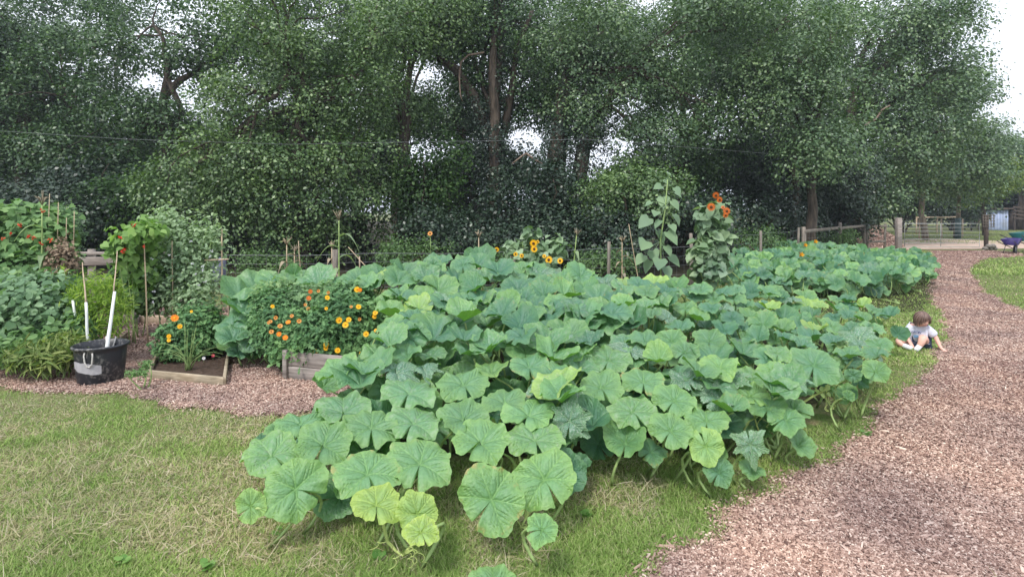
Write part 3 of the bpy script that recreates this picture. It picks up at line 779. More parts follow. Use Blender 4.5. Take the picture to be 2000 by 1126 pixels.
tr = np.random.default_rng(5); LEAFN = []
def crown_points(C, Rv, n_blob, rb, density, leaf, shell=.74):
    "leaf positions grouped in rounded sprays over an ellipsoid"
    P = []; N = []
    d = nrm(tr.normal(size=(n_blob, 3))); u = (shell + (1 - shell) * tr.random(n_blob))[:, None] * (1 - .25 * tr.random(n_blob)[:, None] ** 2)
    B = C + d * u * Rv
    rr = rb * (.55 + .8 * tr.random(n_blob))
    for b, r0 in zip(B, rr):
        n = max(12, int(2.7 * density * r0 * r0 / (leaf * leaf)))
        ntw = max(4, n // 9)
        dd = nrm(tr.normal(size=(ntw, 3)) + np.array([0, 0, .35])); rad = r0 * (.55 + .45 * tr.random(ntw) ** .5)[:, None]
        tw = b + dd * rad * np.array([1.15, 1.15, .72])
        idx = tr.integers(0, ntw, n)
        off = tr.normal(size=(n, 3)) * leaf * 1.35
        p = tw[idx] + off; p[:, 2] -= .25 * leaf * tr.random(n) * 3
        P.append(p); N.append(dd[idx] * .95 + tr.normal(size=(n, 3)) * .5 + np.array([0, 0, .6]))
    return np.concatenate(P), np.concatenate(N), B
def leaf_obj(name, P, N, leaf, mat, parent, tpl=T_DIA, droop=.3, origin=(0, 0, 0)):
    n = len(P); D = tr.normal(size=(n, 3)) + np.array([0, 0, -droop])
    LEAFN.append(n); V, f, s_ = scatter(*tpl, P - np.array(origin), N, D, leaf * (.65 + .7 * tr.random(n)))
    return link(name, mesh_np(name, V, f, s_, mat), parent)

def limb_pts(a, b, sag=.12, n=8, wob=.04):
    a = Vector(a); b = Vector(b); L = (b - a).length; out = []
    o = Vector((random.uniform(-1, 1), random.uniform(-1, 1), random.uniform(.2, 1))) * L * sag
    for i in range(n):
        t = i / (n - 1); p = a.lerp(b, t) + o * math.sin(PI * t)
        if 0 < i < n - 1: p += Vector((random.uniform(-1, 1), random.uniform(-1, 1), random.uniform(-1, 1))) * L * wob
        out.append(p)
    return out

def make_tree(name, base_px, Y, trunk_h, trunk_r, masses, leafmat, leaf, label, cat='tree', group=None, dens=3.9, rb=.9, barkmat_=None, lean=(0, 0), ivy=None, forks=None, nb=1.0, tpl=T_DIA, droop=.3):
    """masses: (px, py, rx_px, ry_px, Y offset) lobes of the crown as seen; the trunk feeds every lobe"""
    bx = (base_px - 1000) / F * Y; base = Vector((bx, Y, 0))
    root = empty(name, base, 0, label, cat, group)
    trunk_r *= .62; leaf *= LS
    A = Acc(); top = base + Vector((lean[0], lean[1], trunk_h))
    tp = limb_pts(base, top, .04, 9, .012)
    for k, p in enumerate(tp): pass
    A.tube([p - base for p in tp], [trunk_r * 1.5, trunk_r * 1.05, trunk_r * .85, trunk_r * .25], 10)
    PP = []; NN = []
    for (px, py, rx, ry, dY) in masses:
        Ym = Y + dY; C = np.array(tuple(at(px, py, Ym))); rxw = rx / F * Ym; ryw = ry / F * Ym
        Rv = np.array([rxw, min(rxw, 2.6) * .8, ryw])
        area = rxw * ryw * PI
        n_blob = int(max(6, nb * 1.25 * area / (rb * rb)))
        P, N, B = crown_points(C, Rv, n_blob, rb, dens, leaf)
        k = P[:, 2] > .15; PP.append(P[k]); NN.append(N[k])
        st = tp[int(random.uniform(.5, .99) * 8)]
        pts = limb_pts(st, Vector(C), .1)
        A.tube([p - base for p in pts], [trunk_r * .5, trunk_r * .25], 6)
        for b in B[tr.permutation(len(B))[:max(3, len(B) // 2)]]:
            q = pts[random.randint(3, 7)]
            A.tube([p - base for p in limb_pts(q, Vector(b), .1, 6, .05)], [trunk_r * .2, .015], 4, False)
    for f_ in (forks or []):
        A.tube([at(a, b, Y + c_) - base for (a, b, c_) in f_[0]], f_[1], 9)
    A.obj('trunk', barkmat_ or M_BARK, root, True)
    P = np.concatenate(PP); N = np.concatenate(NN)
    leaf_obj('crown', P, N, leaf, leafmat, root, tpl, droop, tuple(base))
    if ivy:
        PP = []; NN = []
        for (pts, r0, n) in ivy:
            W = np.array([tuple(at(a, b, Y + c_)) for (a, b, c_) in pts]); t = tr.random(n) * (len(W) - 1); i = np.minimum(t.astype(int), len(W) - 2); fr = (t - i)[:, None]
            p = W[i] * (1 - fr) + W[i + 1] * fr; az = tr.random(n) * 2 * PI; bulge = 1 + .5 * np.sin(t * 7) * np.sin(az * 2 + t)
            d = np.stack([np.cos(az), np.sin(az), 0 * az], 1)
            PP.append(p + d * (r0 * bulge * (.7 + .5 * tr.random(n)))[:, None]); NN.append(d + tr.normal(size=(n, 3)) * .5 + np.array([0, 0, .3]))
        leaf_obj('ivy', np.concatenate(PP), np.concatenate(NN), leaf * .85, F_DARK, root, T_DIA, .5, tuple(base))
    return root
random.seed(4)
LS = .64
GT = 'tall trees behind the garden fence'
# --- left block
make_tree('oak_tree', 60, 21, 6, .32, [(40, 60, 120, 90, 0), (150, 190, 120, 110, -.5), (30, 230, 110, 100, .3), (215, 60, 90, 80, .5), (120, 330, 130, 90, .5), (-60, 120, 120, 160, 0)], F_OAK, .17,
          'dark leafy tree filling the top left corner with a pale sky gap to its right', 'tree', GT, nb=.9)
make_tree('oak_tree', 330, 19.5, 7, .34, [(300, 50, 130, 80, 0), (290, 190, 90, 80, 0), (230, 300, 120, 90, .4), (420, 120, 70, 90, .6), (350, 330, 70, 70, 0), (480, 40, 100, 60, .4)], F_OAK, .17,
          'broad tree with sky showing through its middle, left of the bright leaved tree', 'tree', GT, nb=.75)
make_tree('ash_tree', 590, 15.5, 6, .3, [(560, 60, 140, 100, 0), (660, 150, 130, 110, .2), (500, 210, 100, 90, .2), (440, 330, 110, 95, -.3), (560, 330, 120, 100, 0), (680, 330, 110, 120, .2), (640, 430, 130, 60, .3), (480, 410, 110, 60, -.2), (740, 60, 90, 90, 0), (370, 350, 60, 60, -.3)],
          F_BRIGHT, .135, 'big bright leaved tree sweeping down to the fence left of centre', 'tree', GT, dens=2.6, rb=.7, nb=.95)
make_tree('oak_tree', 800, 18, 7, .3, [(800, 60, 80, 100, 0), (770, 190, 60, 70, .5), (850, 40, 90, 60, 0), (700, 230, 70, 60, .6)], F_BRIGHT, .15,
          'tree with overhanging boughs between the bright leaved tree and the ivy clad trunks', 'tree', GT, nb=.8)
# --- ivy-clad trunks in the middle
make_tree('ivy_clad_tree', 968, 18.5, 9, .28, [(1010, 40, 100, 60, .5), (900, 60, 80, 50, .4), (940, 170, 45, 40, .8), (1050, 130, 60, 60, 1.0), (1040, 210, 30, 30, 1)], F_OAK, .15,
          'tall ivy clad tree with a dark straight trunk and a pale crooked dead branch', 'tree', GT, nb=.75,
          forks=[([(968, 300, 0), (962, 200, 0), (972, 100, 0), (975, 0, 0), (978, -60, 0)], [.26, .2, .17]),
                 ([(955, 270, -.1), (925, 190, -.2), (890, 135, -.3), (850, 110, -.4)], [.24, .17, .1]),
                 ([(985, 260, 0), (1000, 170, .1), (1008, 100, .2), (1040, 20, .3)], [.15, .1, .06])],
          ivy=[([(965, 490, 0), (960, 330, 0), (962, 240, 0)], .65, 5200), ([(965, 250, 0), (972, 120, 0), (978, -20, 0)], .36, 3200), ([(950, 270, 0), (920, 190, -.2)], .4, 1400)])
make_tree('ivy_clad_tree', 1095, 17.5, 7, .28, [(1180, 60, 110, 80, 0), (1230, 190, 80, 90, -.2), (1120, 130, 60, 60, .5), (1300, 90, 110, 90, 0), (1270, 260, 60, 50, -.2), (1360, 200, 80, 90, -.2), (1420, 60, 80, 80, 0), (1150, 220, 40, 50, 0)], F_DROOP, .14,
          'leaning ivy clad tree right of centre whose boughs hang over the tall sunflower', 'tree', GT, nb=.7,
          forks=[([(1085, 420, 0), (1085, 300, 0), (1100, 200, 0), (1110, 120, 0)], [.3, .22, .15]), ([(1120, 420, 0), (1140, 290, 0), (1190, 190, 0), (1270, 120, -.2)], [.28, .2, .1])],
          ivy=[([(1090, 480, 0), (1085, 330, 0), (1090, 240, 0)], .6, 4500), ([(1130, 480, 0), (1140, 300, 0), (1165, 230, 0)], .6, 4200), ([(1095, 260, 0), (1108, 130, 0)], .35, 1500)])
# --- right block
make_tree('oak_tree', 1330, 20, 6, .35, [(1480, 80, 100, 80, .5), (1400, 250, 60, 70, 0), (1540, 30, 100, 60, .5), (1440, 180, 60, 70, -.2), (1380, 340, 60, 50, .3)], F_OAK, .16,
          'dark tree with sky showing through low boughs behind the red sunflower bush', 'tree', GT, nb=.75,
          forks=[([(1320, 360, 0), (1360, 250, 0), (1400, 215, 0), (1460, 170, 0)], [.2, .12, .06])])
make_tree('drooping_tree', 1580, 17.5, 6, .2, [(1560, 110, 90, 90, 0), (1600, 210, 60, 80, -.4), (1530, 200, 70, 80, .2), (1590, 290, 55, 60, -.4), (1480, 120, 70, 80, .3), (1620, 60, 70, 70, .2)], F_DROOP, .14,
          'tree with a rounded pale green bough drooping in front of darker woods, right of centre', 'tree', GT, nb=.9, dens=2.8)
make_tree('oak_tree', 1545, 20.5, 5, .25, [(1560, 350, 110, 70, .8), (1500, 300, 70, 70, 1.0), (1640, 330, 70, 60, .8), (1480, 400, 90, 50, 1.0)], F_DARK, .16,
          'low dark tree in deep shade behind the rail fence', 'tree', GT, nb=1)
make_tree('oak_tree', 1668, 26, 8, .5, [(1700, 60, 120, 90, 0), (1800, 50, 90, 80, 0), (1690, 190, 90, 80, 0), (1790, 170, 110, 90, -.3), (1680, 300, 90, 70, 0), (1700, 370, 60, 50, -.5), (1790, 280, 100, 70, 0), (1870, 140, 40, 80, 0), (1850, 30, 40, 50, 0), (1660, 340, 50, 40, -.5)],
          F_DROOP, .2, 'tallest tree on the right, its rounded crown edge against the white sky', 'tree', GT, dens=2.8, rb=1.0, nb=1.0, barkmat_=M_BARK)
make_tree('oak_tree', 1808, 31, 6, .2, [(1830, 230, 90, 90, 0), (1878, 215, 48, 60, 0), (1800, 320, 90, 60, 0), (1870, 320, 70, 60, 0), (1760, 350, 70, 40, 0)], F_DROOP, .22,
          'round headed tree with a pale trunk behind the metal gate', 'tree', GT, rb=1.1, barkmat_=M_BARKP)
make_tree('young_tree', 1867, 33, 5, .16, [(1900, 290, 50, 50, 0), (1870, 350, 50, 35, 0), (1925, 265, 38, 45, 1)], F_DROOP, .22,
          'slender tree wrapped with a dark guard at its foot, near the field fence', 'tree', GT, rb=1.0, barkmat_=M_BARKP)
make_tree('yellowing_tree', 1925, 37, 4, .2, [(1930, 345, 55, 28, 0), (1900, 362, 50, 22, 0), (1960, 355, 30, 22, 0)], F_LIME, .22,
          'tree with yellowing leaves spreading above the blue shed', 'tree', GT, rb=.9)
make_tree('oak_tree', 1990, 48, 6, .4, [(1962, 275, 32, 40, 0), (1980, 320, 40, 45, 0), (2020, 330, 60, 60, 0), (2000, 370, 60, 30, 0)], F_DROOP, .3,
          'hazy distant tree at the right edge behind the shed', 'tree', GT, rb=1.3)


# further row closing the view between the nearer crowns
GB2 = 'further trees seen between the nearer ones'
for (px, Y, ms, lab) in [(-20, 29, [(-20, 60, 150, 120, 0), (60, 230, 150, 110, 0)], 'further tree at the far left behind the corner tree'),
                         (230, 30, [(60, 200, 70, 60, 0), (300, 290, 120, 60, 0), (240, 30, 50, 40, 0)], 'further tree behind the left sky gaps'),
                         (520, 29, [(530, 60, 90, 90, 0), (580, 220, 110, 110, 0), (650, 60, 110, 110, 0)], 'further tree behind the bright leaved tree'),
                         (780, 29, [(770, 80, 110, 110, 0), (760, 220, 90, 70, 0), (860, 30, 100, 60, 0), (845, 240, 50, 38, 0), (890, 262, 34, 18, 0)], 'further tree left of the ivy clad trunks'),
                         (905, 28, [(880, 170, 60, 60, 0), (900, 60, 70, 70, 0), (940, 225, 40, 30, 0)], 'further tree glimpsed between the leaning boughs'),
                         (1080, 29, [(1060, 60, 110, 90, 0), (1070, 180, 60, 50, 0), (1180, 90, 90, 90, 0)], 'further tree between the two ivy clad trees'),
                         (1330, 30, [(1300, 80, 140, 110, 0), (1230, 200, 70, 70, 0), (1420, 60, 100, 90, 0), (1350, 180, 60, 50, 0)], 'further tree behind the hanging boughs right of centre'),
                         (1560, 31, [(1540, 80, 120, 110, 0), (1570, 230, 110, 110, 0), (1450, 120, 60, 60, 0)], 'further tree behind the drooping tree')]:
    make_tree('oak_tree', px, Y, 6, .3, ms, F_OAK, .2, lab, 'tree', GB2, rb=1.1, nb=.9)

# dead branches hanging in the middle
for pts, r0, lab in [([(945, 103, 17.6), (915, 108, 17.5), (900, 122, 17.5), (897, 150, 17.4), (899, 185, 17.4), (903, 198, 17.4)], [.035, .03, .015], 'pale hooked dead branch dangling beside the ivy clad trunk'),
                     ([(1000, 320, 15), (1022, 303, 15), (1028, 300, 15), (1045, 312, 15), (1060, 320, 15)], [.02, .035, .015], 'pale dead branch shaped like a roof caught in the undergrowth'),
                     ([(1690, 245, 23.5), (1712, 232, 23.5), (1722, 215, 23.4), (1738, 206, 23.4)], [.05, .03], 'bare grey branch poking from the tallest tree on the right')]:
    A = Acc(); b0 = at(*pts[0]); A.tube([at(*p) - b0 for p in pts], r0, 7)
    props(A.obj('dead_branch', M_DEADWOOD, None, True, b0), lab, 'branch')

# shrub belt (undergrowth) - each its own thing
GS = 'shrubs under the trees'
def make_shrub(px, py, rx, ry, Y, mat, leaf, label, rb=.6, nb=1.0, dens=3.4, tpl=T_DIA, group=GS, name='shrub'):
    leaf *= .85; c = at(px, py, Y); base = Vector((c.x, Y, 0)); root = empty(name, base, 0, label, 'shrub', group)
    rxw = rx / F * Y; ryw = ry / F * Y; Rv = np.array([rxw, min(1.6, rxw) * .8, ryw])
    P, N, B = crown_points(np.array(tuple(c)), Rv, int(max(6, nb * 2.1 * rxw * ryw * PI / rb ** 2)), rb, dens, leaf, .45)
    k = P[:, 2] > .05; P = P[k]; N = N[k]
    leaf_obj('foliage', P, N, leaf, mat, root, tpl, .3, tuple(base))
    A = Acc()
    for b in B[:14]:
        A.tube([p - base for p in limb_pts(base + Vector((random.uniform(-.3, .3), random.uniform(-.2, .2), 0)), Vector(b), .12)], [.05, .015], 5, False)
    A.obj('stems', M_BARK, root, True)
    return root
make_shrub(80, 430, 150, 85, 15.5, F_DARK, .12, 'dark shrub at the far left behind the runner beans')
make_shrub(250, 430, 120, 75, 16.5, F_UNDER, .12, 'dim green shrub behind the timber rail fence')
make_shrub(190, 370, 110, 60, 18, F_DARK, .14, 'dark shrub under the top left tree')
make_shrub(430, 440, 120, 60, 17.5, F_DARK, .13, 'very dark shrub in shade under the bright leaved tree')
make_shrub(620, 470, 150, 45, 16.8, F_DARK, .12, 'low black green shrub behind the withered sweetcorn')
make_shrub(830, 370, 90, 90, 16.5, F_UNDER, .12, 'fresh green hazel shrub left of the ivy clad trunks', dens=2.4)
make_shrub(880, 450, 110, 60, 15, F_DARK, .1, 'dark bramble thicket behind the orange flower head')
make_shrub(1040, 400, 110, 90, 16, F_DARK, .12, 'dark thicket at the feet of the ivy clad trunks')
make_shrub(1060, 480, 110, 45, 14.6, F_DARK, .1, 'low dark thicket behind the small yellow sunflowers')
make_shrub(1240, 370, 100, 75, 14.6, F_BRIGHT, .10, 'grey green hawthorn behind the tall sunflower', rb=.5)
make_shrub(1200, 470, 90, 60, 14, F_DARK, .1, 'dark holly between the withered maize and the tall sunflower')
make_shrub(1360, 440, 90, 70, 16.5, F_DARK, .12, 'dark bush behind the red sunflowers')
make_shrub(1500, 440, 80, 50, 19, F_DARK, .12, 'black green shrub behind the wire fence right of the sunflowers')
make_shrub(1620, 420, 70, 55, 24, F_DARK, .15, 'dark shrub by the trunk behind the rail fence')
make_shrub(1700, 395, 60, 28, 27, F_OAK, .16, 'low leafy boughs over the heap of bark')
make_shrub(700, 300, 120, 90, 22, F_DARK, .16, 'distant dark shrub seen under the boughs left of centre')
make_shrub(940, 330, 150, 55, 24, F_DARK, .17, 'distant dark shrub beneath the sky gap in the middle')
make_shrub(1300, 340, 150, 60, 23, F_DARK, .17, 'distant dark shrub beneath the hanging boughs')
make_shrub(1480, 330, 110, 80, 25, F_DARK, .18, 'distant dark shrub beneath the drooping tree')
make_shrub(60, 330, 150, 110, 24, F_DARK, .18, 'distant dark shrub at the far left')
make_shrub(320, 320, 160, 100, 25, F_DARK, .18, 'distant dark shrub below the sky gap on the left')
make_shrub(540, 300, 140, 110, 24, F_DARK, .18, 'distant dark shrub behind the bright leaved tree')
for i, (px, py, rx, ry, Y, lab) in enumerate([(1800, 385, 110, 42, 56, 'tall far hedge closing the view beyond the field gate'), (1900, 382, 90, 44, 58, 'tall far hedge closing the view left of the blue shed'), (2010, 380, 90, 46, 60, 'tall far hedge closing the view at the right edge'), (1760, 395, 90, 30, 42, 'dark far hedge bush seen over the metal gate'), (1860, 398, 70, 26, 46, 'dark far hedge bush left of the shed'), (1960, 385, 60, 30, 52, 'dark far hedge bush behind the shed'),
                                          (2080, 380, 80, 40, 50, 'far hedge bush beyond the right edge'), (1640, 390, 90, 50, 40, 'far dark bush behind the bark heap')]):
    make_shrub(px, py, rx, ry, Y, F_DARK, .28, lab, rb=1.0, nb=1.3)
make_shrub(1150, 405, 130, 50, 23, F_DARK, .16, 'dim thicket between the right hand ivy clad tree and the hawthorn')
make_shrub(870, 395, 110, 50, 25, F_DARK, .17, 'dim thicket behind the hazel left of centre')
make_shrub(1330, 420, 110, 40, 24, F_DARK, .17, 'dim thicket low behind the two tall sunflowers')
# weedy nettles along the fence foot
M_NET = foliage('nettle_leaves', (.05, .10, .035), (.16, .25, .10), trans=.25)
for (px, py, rx, ry, Y, lab) in [(520, 520, 90, 26, 11.5, 'weedy growth behind the wire mesh left of the fence post'), (800, 490, 70, 30, 11.8, 'pale weeds behind the fence with a single orange flower head'), (960, 520, 90, 26, 12, 'dim weeds behind the small yellow sunflowers'), (1180, 520, 80, 26, 12.2, 'weeds left of the tall sunflower'),
                             (1480, 470, 60, 22, 14.5, 'weeds along the wire fence right of the red sunflowers'), (1610, 465, 60, 18, 20, 'weeds at the foot of the rail fence')]:
    make_shrub(px, py, rx, ry, Y, M_NET, .07, lab, rb=.3, group='weeds along the fence', name='weed_clump', dens=2.2)

# overhead cable
A = Acc(); A.tube([at(-60, 252, 13.5), at(250, 272, 13.6), at(560, 282, 13.8), at(830, 277, 14), at(1145, 272, 14.2), at(1500, 300, 15)], .0045, 5)
props(A.obj('overhead_cable', plain('cable_grey', (.14, .15, .16), .6)), 'thin grey cable strung in front of the trees', 'cable')

print('leaves', sum(LEAFN))

# ------------------------------------------------------------------ thin summer haze over the whole place
me = bpy.data.meshes.new('haze'); bm = bmesh.new(); bmesh.ops.create_cube(bm, size=1)
for v in bm.verts: v.co = Vector((v.co.x * 1100, 420 + v.co.y * 1000, 14.5 + v.co.z * 31))
bm.to_mesh(me); bm.free()
s = NT('haze_air'); pv = s.n('ShaderNodeVolumePrincipled'); pv.inputs['Color'].default_value = (.80, .88, 1.0, 1); pv.inputs['Density'].default_value = .001; pv.inputs['Anisotropy'].default_value = .2
s.l(pv.outputs[0], s.out.inputs['Volume']); me.materials.append(s.m)
props(link('haze', me), 'faint bluish summer haze', 'haze', kind='stuff')
scene.cycles.volume_bounces = 0
# ------------------------------------------------------------------ fences, gate, shed, far field
M_POST = woodmat('weathered_post', (0.12, 0.105, 0.09), (0.25, 0.22, 0.185))
M_PALE = woodmat('pale_cut_timber', (0.42, 0.31, 0.22), (0.62, 0.50, 0.38))
M_GREYW = woodmat('grey_board', (0.19, 0.165, 0.15), (0.38, 0.34, 0.31), axis=(.08, 1, 1))
M_DARKW = woodmat('dark_timber', (0.05, 0.038, 0.032), (0.13, 0.10, 0.085))
M_WIRE = plain('galvanised_wire', (.22, .23, .24), .45, .15, 20, metal=.6)
M_GALV = plain('galvanised_gate_tube', (.36, .38, .38), .5, .15, 8, metal=.3)

def mesh_fence(p0, p1, h, n_h, step, posts_t, label, pw=.05, rails=(), ph=None, wire=.0022, top_wire=.004, post_mat=None, group='field fences'):
    p0 = Vector((*p0, 0)); p1 = Vector((*p1, 0)); root = empty('wire_fence', p0, 0, label, 'fence', group)
    d = p1 - p0; L = d.length; A = Acc()
    if n_h:
        for i in range(n_h):
            z = .08 + (h - .1) * i / (n_h - 1); r = top_wire if i == n_h - 1 else wire
            A.tube([d * t + Vector((0, 0, z - (.02 * math.sin(t * PI * len(posts_t)) ** 2))) for t in np.linspace(0, 1, 24)], r, 4, False)
        k = int(L / step)
        for i in range(k + 1):
            q = d * (i / k); A.tube([q + Vector((0, 0, .08)), q + Vector((0, 0, h - .03))], wire * .8, 3, False)
        A.obj('wire_mesh', M_WIRE, root)
    for t in posts_t:
        B = Acc(); q = d * t; hh = (ph or h + .08) + random.uniform(-.03, .03)
        B.tube([q + Vector((random.uniform(-.02, .02), 0, -.05)), q + Vector((0, 0, hh * .5)), q + Vector((random.uniform(-.03, .03), 0, hh))], [pw, pw * .92], 9)
        B.obj('post', post_mat or M_POST, root)
    for z in rails:
        for k in range(len(posts_t) - 1):
            a = d * posts_t[k]; b = d * posts_t[k + 1]; B = Acc(); B.beam(a + Vector((0, -.06, z + random.uniform(-.02, .02))), b + Vector((0, -.06, z + random.uniform(-.02, .02))), .04, .09)
            B.obj('rail', post_mat or M_POST, root)
    return root
def X(px, Y): return (px - 1000) / F * Y
mesh_fence((X(440, 8.8), 8.8), (X(1000, 9.6), 9.6), .93, 7, .15, [0.36, 1.0], 'knee high wire mesh fence behind the rear pumpkins with one stout post', pw=.05, ph=.98)
mesh_fence((X(1000, 9.6) + .1, 9.62), (X(1350, 10.6), 10.6), .95, 6, .15, [.5, 1.0], 'wire mesh fence running behind the sunflowers', pw=.032)
mesh_fence((X(1352, 10.7), 10.7), (X(1560, 15.8), 15.8), 1.08, 6, .25, [0, .55, .99], 'wire fence with thin posts right of the red sunflower bush', pw=.034, ph=1.15)
mesh_fence((X(1570, 16.0), 16.0), (X(1688, 23.0), 23.0), 1.08, 5, .3, [0, .5, 1.0], 'post and rail fence between two round posts near the bark heap', pw=.065, rails=(1.02,), ph=1.18)
mesh_fence((X(1692, 23.1), 23.1), (X(1750, 23.4), 23.4), 1.0, 4, .3, [0.02, .62], 'short rail fence joining the tall gate post', pw=.05, rails=(.98, .35), ph=1.1)
# gate post, gate, right post
A = Acc(); b0 = Vector((X(1755, 23.5), 23.5, 0)); A.beam((0, 0, -.1), (0, 0, 1.32), .2, .2, .02)
g = A.obj('gate_post', M_GREYW, None, False, b0)
props(g, 'thick square timber gate post at the left of the metal gate', 'post')
root = empty('field_gate', (X(1762, 23.4), 23.4, 0), 0, 'wide galvanised metal field gate of thin bars, closed across the track', 'gate')
W = X(1915, 23.4) - X(1764, 23.4)
fr = Acc(); fr.tube([(.1, 0, .12), (.1, 0, 1.08), (W, 0, 1.08), (W, 0, .12), (.1, 0, .12)], .014, 6); fr.obj('gate_frame', M_GALV, root, True)
for z in (.28, .44, .60, .76, .92):
    B = Acc(); B.tube([(.1, 0, z), (W, 0, z)], .008, 5); B.obj('gate_bar', M_GALV, root, True)
B = Acc(); B.tube([(W * .5, 0, .12), (W * .5, 0, 1.08)], .012, 5); B.obj('gate_upright', M_GALV, root, True)
root = empty('gate_post', (X(1926, 23.3), 23.3, 0), 0, 'slim timber gate post with a lattice panel nailed on top and stones at its foot', 'post')
A = Acc(); A.beam((0, 0, 0), (0, 0, 1.42), .12, .12, .01); A.obj('post', M_DARKW, root)
A = Acc()
for i in range(5): A.box(Vector((-.14 + .11 * i - .06, -.09, 1.2)), (.025, .02, .52))
for i in range(5): A.box(Vector((.02, -.115, .97 + .115 * i)), (.5, .02, .025))
A.obj('lattice', M_POST, root)
for k in range(5):
    bm = bmesh.new(); bmesh.ops.create_icosphere(bm, subdivisions=2, radius=.11)
    for v in bm.verts: v.co *= 1 + .25 * math.sin(9 * v.co.x + k) * math.cos(8 * v.co.y + 2 * k); v.co.z *= .8
    me = bpy.data.meshes.new('stone'); bm.to_mesh(me); bm.free(); me.materials.append(plain('stone_grey%d' % k, (.22, .20, .18), .9)) if k == 0 else me.materials.append(bpy.data.materials['stone_grey0'])
    props(link('stone', me, None, root.location + Vector((-.2 + .1 * k, -.18 - .05 * (k % 2), .07 + (.1 if k in (1, 3) else 0)))), 'one of the rough grey stones piled round the foot of the slim gate post', 'stone', 'stones at the gate post')

# far field: fences, trough boards, shed
mesh_fence((X(1700, 30), 30), (X(1880, 34), 34), 1.05, 3, 1.2, [0, .25, .5, .75, 1], 'thin wire fence with pale stakes in the field beyond the gate', pw=.04, ph=1.12, wire=.008, top_wire=.01, post_mat=M_PALE)
mesh_fence((X(1872, 46), 46), (X(1922, 46), 46), 1.2, 0, 1, [0, .5, 1], 'far post and rail fence left of the blue shed', pw=.06, rails=(1.5, .9), ph=1.6, post_mat=M_POST)
mesh_fence((X(1790, 40), 40), (X(1868, 42), 42), 1.2, 0, 1, [0, .5, 1], 'far pale rail fence behind the young tree', pw=.05, rails=(1.15,), ph=1.2, post_mat=M_PALE)
YS = 47.0
x0, x1 = X(1932, YS), X(1981, YS); zt = CAMZ - (409 - HY) / F * YS; zb0 = 0.0
root = empty('shed', ((x0 + x1) / 2 + .3, YS + 1.0, 0), R(-40), 'small pale blue painted shed with a flat dark roof by the field', 'shed')
sw = (x1 - x0) * .78
s_ = NT('blue_weathered_paint'); n1 = s_.noise(2.5, 5); M_BLUE = s_.princ(s_.ramp(n1, [(0.3, (.34, .37, .45)), (0.6, (.40, .48, .70)), (.75, (.55, .60, .72))]), .7)
A = Acc(); A.box(Vector((0, 0, .85)), (sw, 2.4, 1.7), bev=.02)
for i in range(9): A.box(Vector((-sw / 2 + sw * (i + .5) / 9, -1.22, .85)), (sw / 9 * .55, .04, 1.66), bev=.01)
A.obj('wall', M_BLUE, root)
A = Acc(); A.box(Vector((-.1, 0, 1.79)), (sw + .9, 3.0, .13), bev=.02); A.obj('roof', M_DARKW, root)
A = Acc(); A.beam((-sw / 2 - .25, -1.3, 0), (-sw / 2 - .25, -1.3, 1.7), .12, .12); A.obj('corner_post', M_DARKW, root)
x0 = X(1985, YS)
root = empty('open_barn', (x0, YS + .8, 0), 0, 'dark open timber shelter with sloping rafters at the right edge beside the shed', 'shelter')
for k in range(4):
    A = Acc(); A.beam((k * 1.1, -.6, 0), (k * 1.1, -.6, 1.9 - .12 * k), .13, .13); A.obj('post', M_DARKW, root)
for k in range(4):
    A = Acc(); A.beam((-.2, -.75 + .02 * k, 1.95 - .3 * k), (4.2, -.75, 1.35 - .3 * k), .05, .12); A.obj('rail', M_DARKW, root)
A = Acc(); A.box(Vector((2.0, .6, .8)), (4.0, .08, 1.6)); A.obj('back_wall', M_DARKW, root)
# trunk guard for young tree, boards in field
A = Acc(); A.tube([(0, 0, 0), (0, 0, 1.2)], .15, 10)
props(A.obj('tree_guard', plain('guard_grey_blue', (.08, .12, .12), .6), None, True, Vector((X(1871, 32.6), 32.6, 0))), 'blue grey guard wrapped round the foot of the slender tree', 'tree guard')
# bark heap behind the fence
def heap(px, Y, w_, h_, n, label, mat, name, L=.07):
    c = Vector((X(px, Y), Y, 0)); A = Acc()
    a = tr.random(n) * 2 * PI; q = np.sqrt(tr.random(n)); xx = np.cos(a) * q; yy = np.sin(a) * q
    zz = np.maximum(0, (1 - q ** 1.6)) * h_ * (.85 + .3 * noise2(xx * 3 + 5, yy * 3 + 5, 1.5, 3)); V_, f_, sz_ = chips(xx * w_, yy * w_ * .7, np.full(n, L) * (.5 + tr.random(n)), np.full(n, L * .4), .02, .7, .0)
    V_ = V_.reshape(n, -1, 3); V_[:, :, 2] += zz[:, None]
    A.add(V_.reshape(-1, 3), f_, sz_)
    m = 20; rings = 7; VV = [(0, 0, h_ * .95)] + [(math.cos(2 * PI * i / m) * w_ * r / rings, math.sin(2 * PI * i / m) * w_ * .7 * r / rings, h_ * .95 * max(0, 1 - (r / rings) ** 1.6)) for r in range(1, rings + 1) for i in range(m)]
    FF = [(0, 1 + i, 1 + (i + 1) % m) for i in range(m)] + [(1 + (r - 1) * m + i, 1 + r * m + i, 1 + r * m + (i + 1) % m, 1 + (r - 1) * m + (i + 1) % m) for r in range(1, rings) for i in range(m)]
    A.faces(VV, FF)
    return props(A.obj(name, mat, None, False, c), label, 'heap')
heap(1712, 25.5, 1.15, .78, 3500, 'reddish brown heap of bark chippings behind the rail fence', M_CHIP, 'bark_heap')
heap(1650, 24, .9, .35, 1500, 'low dark heap of compost left of the bark heap', M_SOIL, 'compost_heap')

